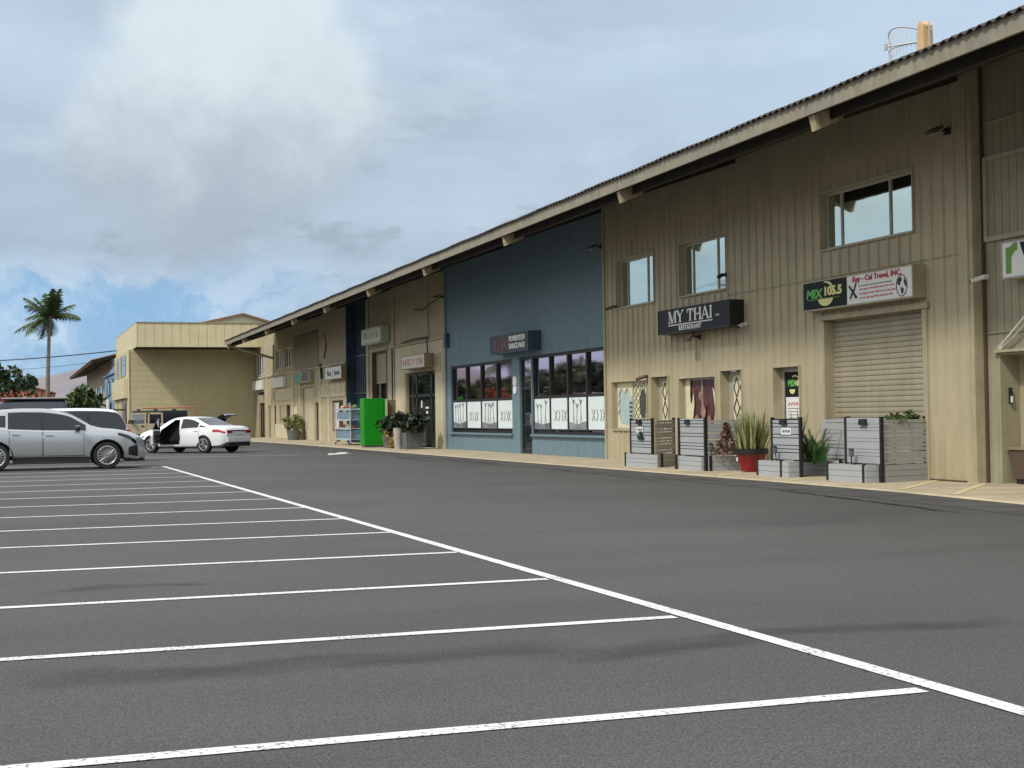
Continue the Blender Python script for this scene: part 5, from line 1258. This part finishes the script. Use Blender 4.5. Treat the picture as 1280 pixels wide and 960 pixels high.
# ---------------------------------------------------------------- vehicles
class Body:
    """lofted car body: x from tail (0) to nose (L), centreline top, belt height, underside and half width as curves"""
    def __init__(s, L, top, belt, bot, wid, tumble=.2):
        s.L = L; s.c = dict(top=top, belt=belt, bot=bot, wid=wid); s.tumble = tumble
    def at(s, k, x):
        p = s.c[k]; xs = np.array([q[0] for q in p]); ys = np.array([q[1] for q in p])
        d = np.gradient(ys, xs); i = int(np.clip(np.searchsorted(xs, x) - 1, 0, len(xs) - 2)); h = xs[i + 1] - xs[i]; t = np.clip((x - xs[i]) / h, 0, 1)
        s0, s1 = (ys[i + 1] - ys[i]) / h, (ys[i + 1] - ys[i]) / h
        m0 = d[i] if i > 0 and np.sign(ys[i] - ys[i - 1]) == np.sign(s0) else s0 * .6; m1 = d[i + 1] if i < len(xs) - 2 and np.sign(ys[i + 2] - ys[i + 1]) == np.sign(s0) else s0 * .6
        lim = 3 * abs(s0); m0 = float(np.clip(m0, -lim, lim)); m1 = float(np.clip(m1, -lim, lim))
        return float((2 * t**3 - 3 * t**2 + 1) * ys[i] + (t**3 - 2 * t**2 + t) * h * m0 + (-2 * t**3 + 3 * t**2) * ys[i + 1] + (t**3 - t**2) * h * m1)
    def sec(s, x):
        zt, zb, w = s.at('top', x), s.at('bot', x), s.at('wid', x); be = min(s.at('belt', x), zt - .03)
        k = max(0, min(1, (zt - be) / .5)); wr = w * (.93 - s.tumble * k); zr = be + (zt - be) * (.5 + .38 * k)
        H = be - zb
        return [(0, zb), (w * .84, zb), (w * .95, zb + .07 * H), (w * .985, zb + .3 * H), (w, zb + .55 * H), (w * .992, zb + .8 * H), (w * .955, be), (w * .955 * .35 + wr * .65, be + (zr - be) * .66), (wr, zr), (wr * .86, zr + (zt - zr) * .7), (wr * .5, zr + (zt - zr) * .96), (0, zt)]
    def mesh(s, n=72):
        mb = MB(); xs = [s.L * (.5 - .5 * math.cos(math.pi * (i / n))) * .5 + s.L * (i / n) * .5 for i in range(n + 1)]; R_ = None
        for x in xs:
            h = s.sec(x); ring = [(x, y, z) for y, z in h] + [(x, -y, z) for y, z in h[-2:0:-1]]; R_ = len(ring); mb.v += ring
        for i in range(n):
            for k in range(R_): mb.f.append((i * R_ + k, i * R_ + (k + 1) % R_, (i + 1) * R_ + (k + 1) % R_, (i + 1) * R_ + k)); mb.m.append(0)
        mb.f.append(tuple(range(R_ - 1, -1, -1))); mb.f.append(tuple(n * R_ + k for k in range(R_))); mb.m += [0, 0]
        return mb
    def side(s, x, v, off=0.0, sg=1):
        """point on the glasshouse side, v from belt (0) to roof edge (1)"""
        h = s.sec(x); a, b, c = h[6], h[7], h[8]; q = v / .66 if v < .66 else (v - .66) / .34; p0, p1 = (a, b) if v < .66 else (b, c)
        return (x, sg * (p0[0] + (p1[0] - p0[0]) * q + off), p0[1] + (p1[1] - p0[1]) * q + off * .25)
    def flank(s, x, v, off=0.0, sg=1):
        """point on the flank, v from sill (0) to belt (1)"""
        h = s.sec(x)[2:7]; t = v * 4; i = min(3, int(t)); q = t - i
        return (x, sg * (h[i][0] + (h[i + 1][0] - h[i][0]) * q + off), h[i][1] + (h[i + 1][1] - h[i][1]) * q)
    def over(s, x, u, off=0.0):
        """point on the upper surface, u from -1 to 1 across"""
        h = s.sec(x)[8:]; h = h[::-1]; y = abs(u) * h[-1][0]
        for (a, b) in zip(h, h[1:]):
            if y <= b[0] + 1e-9: q = (y - a[0]) / max(1e-6, b[0] - a[0]); z = a[1] + (b[1] - a[1]) * q; break
        return (x, math.copysign(y, u), z + off)
    def end(s, x, y, z): return (x, y, z)

def patch(fn, nu=12, nv=5):
    return MB().sheet(fn, nu, nv)

def cut(o, cutters):
    for c in cutters:
        md = o.modifiers.new('cut', 'BOOLEAN'); md.object = c; md.operation = 'DIFFERENCE'; md.solver = 'EXACT'; md.material_mode = 'TRANSFER'
    dg = bpy.context.evaluated_depsgraph_get(); dg.update()
    me = bpy.data.meshes.new_from_object(o.evaluated_get(dg)); o.modifiers.clear(); old = o.data; o.data = me; bpy.data.meshes.remove(old)
    for c in cutters: bpy.data.objects.remove(c)
    me.shade_smooth(); me.set_sharp_from_angle(angle=R(38))

def wheel(parent, x, y, r, sg, spokes=10, rimmat='rim', w_=.2):
    t_ = MB(); t_.lathe([(r * .62, -w_ / 2), (r * .93, -w_ / 2), (r, -w_ * .38), (r, w_ * .38), (r * .93, w_ / 2), (r * .62, w_ / 2), (r * .62, -w_ / 2)], (0, 0, 0), 32, 'Y'); t_.v = [(x + a, y + b, r + c) for a, b, c in t_.v]
    W = build(t_, 'wheel', 'rubber', parent, world=False, smooth=35)
    o = y + sg * w_ * .5
    m = MB(); m.lathe([(r * .6, -.02), (r * .7, -.02), (r * .72, .008), (r * .66, .012), (r * .6, -.01)], (x, 0, 0), 32, 'Y'); m.v = [(a, o + sg * b, r + c) for a, b, c in m.v]
    for k in range(spokes):
        a = 2 * math.pi * k / spokes
        for e in ((-.13, .13) if spokes < 12 else (0,)):
            p0 = Vector((x + r * .12 * math.cos(a), o - sg * .012, r + r * .12 * math.sin(a))); p1 = Vector((x + r * .63 * math.cos(a + e), o - sg * .012, r + r * .63 * math.sin(a + e)))
            m.tube([p0, p1], r * .042, 4)
    m.cyl((x, o - sg * .01, r), (0, 1, 0), r * .16, .03, 14); build(m, 'rim', rimmat, W, world=False, smooth=35)
    m = MB(); m.cyl((x, o - sg * .06, r), (0, 1, 0), r * .6, .01, 24); build(m, 'brake_disc', 'greypot', W, world=False)
    return W

def car(name, label, cat, loc, rz, B, paint, axles, r, arch, side_wins, front_ws, rear_ws, doors, spokes=10, extra_cut=None, track=None, parent=None, skip=()):
    t = thing(name, label, cat, loc, rz); wmax = max(q[1] for q in B.c['wid'])
    body = build(B.mesh(), 'body', [paint, 'matt'], t, world=False)
    cs_ = []
    for x in axles:
        for sg in (-1, 1):
            c = MB(); c.cyl((x, sg * (wmax + .12), r * .98), (0, 1, 0), arch, .66, 36); cs_.append(build(c, 'cutter', 'matt', None))
            cs_[-1].matrix_world = WM[t.name]
    for c in (extra_cut or []):
        o = build(c, 'cutter', 'interior', None); o.matrix_world = WM[t.name]; cs_.append(o)
    cut(body, cs_)
    for x in axles:
        for sg in (-1, 1): wheel(t, x, sg * (wmax - .115 if track is None else track), r, sg, spokes)
    dl = []
    for (x0, x1) in doors:                               # door skins with shut lines and handles, both sides
        for sg in (-1, 1):
            if (x0, sg) in skip: continue
            g_ = patch(lambda u, v: B.flank(x0 - .012 + (x1 - x0 + .024) * u, .06 + .94 * v, .0025, sg), 14, 6); gap = build(g_, 'door', 'matt', t, world=False)
            d = patch(lambda u, v: B.flank(x0 + (x1 - x0) * u, .075 + .915 * v, .006, sg), 14, 6); build(d, 'door_skin', paint, gap, world=False, smooth=60)
            hx = x0 + .16; h = MB(); p = B.flank(hx, .83, .03, sg); h.box(p[0] - .1, p[0] + .1, p[1] - .012, p[1] + .012, p[2] - .015, p[2] + .015); build(h, 'handle', 'chrome' if paint == 'silver' else paint, gap, world=False, bevel=.008)
            dl.append(gap)
    for (x0, x1, v0, v1, nm) in side_wins:
        for sg in (-1, 1):
            if (x0, sg) in skip: continue
            build(patch(lambda u, v: B.side(x0 + (x1 - x0) * u, v0 + (v1 - v0) * v, .005, sg), 14, 5), 'side_window', 'carglass', t, world=False, smooth=60)
    for (x0, x1, u_, nm) in (front_ws, rear_ws):
        build(patch(lambda u, v: B.over(x0 + (x1 - x0) * v, u_ * (2 * u - 1), .006), 12, 8), nm, 'carglass', t, world=False, smooth=60)
    return t
def onbox(t, nm, mm, *boxes, bevel=.01, sub=None):
    m = MB()
    for b in boxes: m.box(*b)
    return build(m, nm, mm, sub or t, world=False, bevel=bevel)

# --- silver crossover, nose to the shops, side on to the camera
B1 = Body(5.04, [(0, .98), (.12, 1.12), (.42, 1.46), (.85, 1.625), (1.7, 1.715), (2.35, 1.705), (2.95, 1.58), (3.72, 1.175), (4.3, 1.095), (4.68, 1.0), (4.92, .87), (5.02, .74), (5.04, .62)],
          [(0, .95), (.6, 1.16), (1.6, 1.10), (2.6, 1.06), (3.7, 1.06), (4.6, .92), (5.04, .55)], [(0, .5), (.25, .32), (4.4, .27), (4.8, .24), (5.04, .3)],
          [(0, .74), (.15, .85), (.7, .93), (1.2, .94), (4.1, .935), (4.5, .88), (4.85, .77), (5.04, .55)])
SU = car('parked_car', 'silver crossover car parked side on with its nose towards the shops', 'car', (-1.55, 41.95, 0), 0, B1, 'silver', (1.06, 3.98), .375, .445,
         [(1.0, 1.32, .15, .78, ''), (1.38, 2.24, .06, .93, ''), (2.32, 3.42, .06, .92, '')], (2.75, 3.62, .86, 'windscreen'), (.16, .62, .8, 'rear_window'), [(1.42, 2.26), (2.3, 3.36)], 18)
for sg in (-1, 1):
    m = patch(lambda u, v: B1.flank(1.6 + 1.85 * u, .015 + .035 * v + .05 * (1 - u) ** 2, .02, sg), 12, 1); build(m, 'side_trim', 'chrome', SU, world=False, fixn=False)
    m = MB(); m.box(1.5, 3.5, sg * .8, sg * .9, .22, .33); build(m, 'sill', 'black', SU, world=False)
    m = MB(); p = B1.side(3.2, .1, .1, sg); m.lathe([(0, -.13), (.06, -.1), (.075, .02), (.05, .12), (0, .13)], (0, 0, 0), 12, 'Y'); m.v = [(p[0] + a, p[1] + sg * .06 + b * .9, p[2] + c * .9 + .02) for a, b, c in m.v]; MI = build(m, 'wing_mirror', 'black', SU, world=False, smooth=50)
    m = MB(); m.box(p[0] - .07, p[0] + .05, p[1] + sg * .02, p[1] + sg * .16, p[2] + .075, p[2] + .1); build(m, 'mirror_cap', 'silver', MI, world=False, bevel=.02)
    build(patch(lambda u, v: B1.flank(4.28 + .5 * u, .86 + .12 * v - .12 * u * (1 - v), .012, sg), 8, 3), 'headlight', 'carglass', SU, world=False)
    build(patch(lambda u, v: B1.flank(4.56 + .26 * u, .12 + (.3 + .35 * u) * v, .012, sg), 6, 4), 'bumper_vent', 'black', SU, world=False)
    build(patch(lambda u, v: B1.flank(.03 + .5 * u, .8 + .12 * v, .012, sg), 8, 2), 'tail_light', 'taillight', SU, world=False)
    for x in (1.06, 3.98):                               # dark wheel arch lips
        m = MB()
        for k in range(17):
            a0 = -.2 + (math.pi + .4) * k / 16; 
            if k: m.tube([(x + .447 * math.cos(ap), sg * .925, .37 + .447 * math.sin(ap)), (x + .447 * math.cos(a0), sg * .925, .37 + .447 * math.sin(a0))], .018, 5)
            ap = a0
        build(m, 'arch_trim', 'black', SU, world=False)
onbox(SU, 'grille', 'black', (4.95, 5.055, -.38, .38, .42, .78)); onbox(SU, 'front_lip', 'black', (4.5, 5.02, -.62, .62, .2, .27)); onbox(SU, 'number_plate', 'white', (5.056, 5.068, -.2, .2, .4, .52))

for sg in (-1, 1):
    build(patch(lambda u, v: B1.side(2.235 + .09 * u, .05 + .88 * v, .006, sg), 2, 4), 'window_pillar', 'black', SU, world=False)
    build(patch(lambda u, v: B1.side(.95 + 2.5 * u, -.02 + .05 * v, .012, sg), 14, 1), 'window_trim', 'chrome', SU, world=False)
    build(patch(lambda u, v: B1.flank(1.45 + 2.0 * u, .004 + .02 * v, .012, sg), 14, 1), 'sill_cladding', 'black', SU, world=False)
# --- white saloon with the driver's door open, seen from behind
B2 = Body(4.85, [(0, .86), (.1, .98), (.28, 1.06), (.8, 1.09), (1.75, 1.42), (2.3, 1.46), (2.85, 1.40), (3.72, 1.0), (4.3, .9), (4.7, .76), (4.85, .6)],
          [(0, .85), (.3, .98), (1.2, 1.0), (2.4, .93), (3.6, .9), (4.85, .55)], [(0, .42), (.2, .3), (.6, .24), (4.4, .22), (4.85, .3)],
          [(0, .72), (.12, .82), (.5, .89), (1.2, .91), (3.8, .91), (4.4, .84), (4.72, .66), (4.85, .48)], .19)
hdg = math.atan2(.748, -.662); ry = (7.1, 57.0)
c_, s_ = math.cos(hdg), math.sin(hdg); lx, ly = 1.05, .8   # the near rear wheel's contact point fixes the car
loc2 = (ry[0] - (c_ * lx - s_ * ly), ry[1] - (s_ * lx + c_ * ly), 0)
dcut = MB(); dcut.poly([(2.32, .5, .34), (3.32, .5, .34), (3.36, .5, .62), (3.28, .5, .93), (2.66, .5, 1.33), (2.42, .5, 1.33), (2.3, .5, .9), (2.24, .5, .6)], (0, .6, 0))
SE = car('parked_car', 'white saloon car seen from behind with its driver door open', 'car', loc2, hdg, B2, 'carwhite', (1.05, 3.83), .335, .39,
         [(.98, 1.3, .2, .62, ''), (1.36, 2.26, .08, .92, ''), (2.36, 3.5, .08, .9, '')], (2.8, 3.62, .88, 'windscreen'), (.86, 1.66, .84, 'rear_window'), [(1.28, 2.24), (2.28, 3.32)], 5, [dcut], skip={(2.28, 1), (2.36, 1)})
dr = MB(); 
DP = Matrix.Translation((3.32, .9, 0)) @ Matrix.Rotation(R(-62), 4, 'Z')
def dpt(x, y, z): return DP @ Vector((x, y, z))
dr.add([dpt(*p) for p in [(0, 0, .36), (-1.0, 0, .36), (-1.06, 0, .7), (-1.0, -.02, .95), (-.05, -.02, .92)]] + [dpt(*p) for p in [(0, .09, .36), (-1.0, .09, .36), (-1.06, .1, .7), (-1.0, .07, .95), (-.05, .07, .92)]],
       [(0, 1, 2, 3, 4), (9, 8, 7, 6, 5)] + [(i, 5 + i, 5 + (i + 1) % 5, (i + 1) % 5) for i in range(5)])
# x runs back from the hinge; the outer skin faces +y once closed
DD = build(dr, 'door', 'carwhite', SE, world=False, bevel=.02)
m = MB(); m.add([dpt(*p) for p in [(-.06, -.012, .42), (-.94, -.012, .42), (-.98, -.012, .72), (-.94, -.03, .92), (-.1, -.03, .89)]] , [(0, 1, 2, 3, 4)]); build(m, 'door_card', 'greytrim', DD, world=False)
m = MB(); m.poly([dpt(-.08, 0, .93), dpt(-.98, 0, .96), dpt(-.9, -.14, 1.34), dpt(-.62, -.15, 1.36)], DP.to_3x3() @ Vector((0, .012, 0))); build(m, 'door_glass', 'carglass', DD, world=False)
m = MB(); fr = [dpt(-.04, 0, .92), dpt(-.62, -.15, 1.38), dpt(-.92, -.15, 1.36), dpt(-1.03, 0, .95)]; m.tube(fr, .028, 6); build(m, 'door_frame', 'black', DD, world=False)
m = MB(); m.mbox((.5, .06, .07), DP @ Matrix.Translation((-.55, -.05, .7))); m.mbox((.34, .05, .1), DP @ Matrix.Translation((-.5, -.035, .5))); build(m, 'armrest', 'black', DD, world=False, bevel=.01)
m = MB(); m.mbox((.2, .12, .14), DP @ Matrix.Translation((-.12, .14, .98))); build(m, 'wing_mirror', 'carwhite', DD, world=False, bevel=.03)
onbox(SE, 'driver_seat', 'interior', (2.3, 2.8, .12, .62, .35, .58), (2.25, 2.42, .14, .6, .5, 1.12), bevel=.05)
m = MB(); m.lathe([(.17, -.012), (.185, 0), (.17, .012), (.155, 0), (.17, -.012)], (0, 0, 0), 18); q = Matrix.Translation((3.1, .38, .86)) @ Matrix.Rotation(R(65), 4, 'Y'); m.v = [tuple(q @ Vector(p)) for p in m.v]; build(m, 'steering_wheel', 'black', SE, world=False)
for sg in (-1, 1):
    build(patch(lambda u, v: B2.flank(.04 + .55 * u, .76 + .17 * v - .03 * u, .014, sg), 8, 3), 'tail_light', 'taillight', SE, world=False)
    onbox(SE, 'tail_light', 'taillight', (-.02, .12, sg * .42, sg * .7, .78, .9)); build(patch(lambda u, v: B2.flank(4.2 + .45 * u, .8 + .15 * v, .012, sg), 6, 3), 'headlight', 'headlight', SE, world=False)
onbox(SE, 'boot_trim', 'bronze', (-.025, .05, -.42, .42, .86, .9)); onbox(SE, 'number_plate', 'white', (-.025, .02, -.17, .17, .72, .83)); onbox(SE, 'rear_diffuser', 'black', (-.03, .3, -.66, .66, .26, .4)); onbox(SE, 'rear_bumper', 'carwhite', (-.035, .2, -.7, .7, .42, .62), bevel=.03)
m = MB(); p = B2.side(3.3, .1, .1, -1); m.box(p[0] - .08, p[0] + .08, p[1] - .16, p[1], p[2] - .04, p[2] + .1); build(m, 'wing_mirror', 'carwhite', SE, world=False, bevel=.03)

# --- white people carrier behind the silver car
B3 = Body(4.9, [(0, 1.0), (.08, 1.2), (.32, 1.62), (.6, 1.71), (1.6, 1.76), (2.6, 1.74), (3.1, 1.62), (3.95, 1.12), (4.5, .98), (4.8, .8), (4.9, .65)],
          [(0, .98), (.6, 1.08), (3.9, 1.0), (4.9, .6)], [(0, .5), (.3, .3), (4.5, .26), (4.9, .32)], [(0, .8), (.15, .9), (.7, .96), (4.2, .95), (4.65, .82), (4.9, .55)], .17)
MV = car('parked_car', 'white people carrier with dark rear glass, tail showing beyond the silver car', 'car', (3.5, 48.0, 0), math.pi, B3, 'carwhite', (1.0, 3.95), .35, .41,
         [(.12, 1.25, .02, .97, ''), (1.28, 2.3, .02, .97, ''), (2.36, 3.55, .06, .94, '')], (3.1, 3.85, .86, 'windscreen'), (.06, .34, .86, 'rear_window'), [(1.3, 2.3), (2.36, 3.4)], 10)
onbox(MV, 'roof_spoiler', 'black', (.1, .5, -.62, .62, 1.665, 1.71), bevel=.02)
for sg in (-1, 1): onbox(MV, 'tail_light', 'taillight', (-.01, .12, sg * .7, sg * .84, .85, 1.05)); onbox(MV, 'wing_mirror', 'carwhite', (3.35, 3.5, sg * .98, sg * 1.18, 1.02, 1.18), bevel=.03)
onbox(MV, 'number_plate', 'white', (-.02, .01, -.2, .2, .7, .82)); onbox(MV, 'rear_bumper', 'carwhite', (-.04, .2, -.78, .78, .42, .68), bevel=.04)

for sg in (-1, 1):
    for x in (1.24, 2.29): build(patch(lambda u, v: B3.side(x + .08 * u, .02 + .94 * v, .006, sg), 2, 4), 'window_pillar', 'black', MV, world=False)
# --- grey high roofed van with a flat rack, further back
B4 = Body(5.0, [(0, 1.9), (.06, 2.3), (.2, 2.4), (1.2, 2.42), (3.0, 2.38), (3.35, 2.26), (4.0, 1.5), (4.2, 1.3), (4.8, 1.05), (5.0, .8)],
          [(0, 1.3), (4.0, 1.25), (5.0, .75)], [(0, .45), (.3, .32), (4.7, .3), (5.0, .4)], [(0, .84), (.15, .93), (.8, .97), (4.4, .95), (4.8, .86), (5.0, .65)], .09)
VA = car('parked_van', 'dark grey flat roofed van with a roof rack, behind the silver car', 'van', (2.55, 75, 0), math.pi, B4, 'cargrey', (1.05, 3.9), .36, .42,
         [(.3, 1.4, .1, .55, ''), (1.5, 2.5, .1, .55, ''), (2.7, 3.5, .1, .75, '')], (3.4, 4.05, .88, 'windscreen'), (.02, .05, .5, 'rear_window'), [(1.45, 2.6), (2.66, 3.6)], 8)
onbox(VA, 'roof_rack', 'black', (.1, 3.1, -.84, .84, 2.41, 2.46)); onbox(VA, 'rack_tray', 'galv', (.05, 3.15, -.86, .86, 2.465, 2.53))
for sg in (-1, 1): onbox(VA, 'tail_light', 'taillight', (-.01, .1, sg * .75, sg * .88, 1.0, 1.5)); onbox(VA, 'wing_mirror', 'black', (3.5, 3.66, sg * .98, sg * 1.2, 1.25, 1.5), bevel=.03)

# --- beige four door off-roader, boxy, nose behind the white carrier
t = thing('parked_offroader', 'beige boxy off-roader with dark hard top and orange rack bars', 'off-road car', (9.0, 79.5, 0), math.pi)
def jb(nm, mm, *bx, sub=None, bevel=.02): return onbox(t, nm, mm, *bx, bevel=bevel, sub=sub)
jbody = jb('body', 'beige', (.05, 3.15, -.78, .78, .52, 1.14)); jb('hood', 'beige', (3.152, 4.2, -.6, .6, .75, 1.12)); jb('grille', 'beige', (4.203, 4.28, -.58, .58, .62, 1.1))
for sg in (-1, 1):
    jb('fender', 'black', (3.25, 4.3, sg * .62, sg * .93, .8, .88)); jb('fender', 'black', (.25, 1.2, sg * .785, sg * .93, .8, .88)); jb('step', 'black', (1.25, 3.2, sg * .75, sg * .9, .42, .5))
    jb('headlight', 'headlight', (4.285, 4.31, sg * .36, sg * .54, .82, 1.0)); jb('tail_light', 'taillight', (0.0, .06, sg * .68, sg * .8, .85, 1.05))
    for (a, b) in ((1.42, 2.22), (2.3, 3.1)):
        f = MB(); y0, y1 = sg * .77, sg * .81
        f.box(a, b, y0, y1, .6, 1.14)
        for bx in ((a, a + .09, 1.14, 1.72), (b - .09, b, 1.14, 1.66), (a + .09, b - .09, 1.64, 1.72)): f.box(bx[0], bx[1], sg * .73, sg * .785, bx[2], bx[3])
        d = build(f, 'door', 'beige', t, world=False); g_ = MB(); g_.box(a + .09, b - .09, sg * .75, sg * .765, 1.14, 1.64); build(g_, 'pane', 'mirror' if a > 2.25 else 'carglass', d, world=False); g_ = MB(); g_.box(a + .1, a + .28, y1, y1 + sg * .02, .98, 1.04); build(g_, 'handle', 'black', d, world=False)
    jb('wing_mirror', 'black', (3.0, 3.1, sg * .82, sg * 1.02, 1.15, 1.35)); jb('side_window', 'carglass', (.2, 1.34, sg * .742, sg * .755, 1.2, 1.66))
m = MB(); m.poly([(.08, -.74, 1.145), (1.4, -.74, 1.145), (1.4, -.7, 1.74), (.18, -.7, 1.74)], (0, 0, 0.001)); 
jb('hard_top', 'softtop', (.1, 1.4, -.74, .74, 1.145, 1.74)); jb('roof', 'softtop', (.1, 2.95, -.74, .74, 1.745, 1.83), bevel=.04)
m = MB(); m.poly([(3.12, -.72, 1.14), (3.17, -.72, 1.14), (2.95, -.7, 1.74), (2.9, -.7, 1.74)], (0, 1.42, 0)); build(m, 'windscreen', 'carglass', t, world=False)
for x in (.7, 1.7, 2.6): jb('roof_bar', 'black', (x, x + .08, -.72, .72, 1.835, 1.93))
m = MB()
for y in (-.55, .55): m.tube([(-.35, y, 2.0), (2.4, y, 1.97)], .03, 6)
for x in (.2, 1.2): m.tube([(x, -.6, 1.97), (x, .6, 1.97)], .03, 6)
m.tube([(-.35, -.55, 2.0), (-.45, -.55, 1.6)], .025, 6); build(m, 'rack_rail', 'orange', t, world=False)
for x in (.72, 3.67):
    for sg in (-1, 1): wheel(t, x, sg * .78, .4, sg, 5, 'galv', .25)
m = MB(); m.lathe([(.25, -.12), (.38, -.12), (.4, -.06), (.4, .06), (.38, .12), (.25, .12)], (0, 0, 0), 24, 'Y'); m.v = [(b - .12, a, c + .98) for a, b, c in m.v]; build(m, 'spare_wheel', 'rubber', t, world=False); jb('bumper', 'black', (-.12, .05, -.75, .75, .5, .64))

# --- black saloon with its boot lid raised, almost hidden by the white one
B5 = Body(4.6, [(0, .85), (.1, .95), (.3, 1.0), (.8, 1.02), (1.7, 1.36), (2.3, 1.42), (2.8, 1.36), (3.5, .98), (4.1, .88), (4.6, .6)], [(0, .8), (1.2, .95), (3.4, .9), (4.6, .55)], [(0, .4), (.3, .25), (4.2, .23), (4.6, .3)], [(0, .7), (.2, .84), (1.2, .89), (3.6, .88), (4.3, .75), (4.6, .5)], .19)
BK = car('parked_car', 'black saloon car with its boot lid raised, mostly hidden behind the white saloon', 'car', (9.35, 66.3, 0), hdg, B5, 'carblack', (.95, 3.6), .32, .38,
         [(1.2, 2.1, .08, .9, ''), (2.2, 3.3, .08, .9, '')], (2.75, 3.45, .86, 'windscreen'), (.85, 1.6, .84, 'rear_window'), [(1.2, 2.12), (2.16, 3.1)], 10)
m = MB(); m.poly([(.75, -.4, 1.06), (.42, -.4, 1.4), (.05, -.4, 1.58), (-.14, -.4, 1.52), (-.16, -.4, 1.48), (.05, -.4, 1.5), (.42, -.4, 1.34), (.7, -.4, 1.02)], (0, .8, 0)); build(m, 'boot_lid', 'carblack', BK, world=False, bevel=.02)
for sg in (-1, 1): onbox(BK, 'tail_light', 'taillight', (-.01, .12, sg * .5, sg * .7, .72, .85))

# ---------------------------------------------------------------- last checks
for o in list(C.objects):
    if o.type == 'MESH' and o.data.users == 0: pass
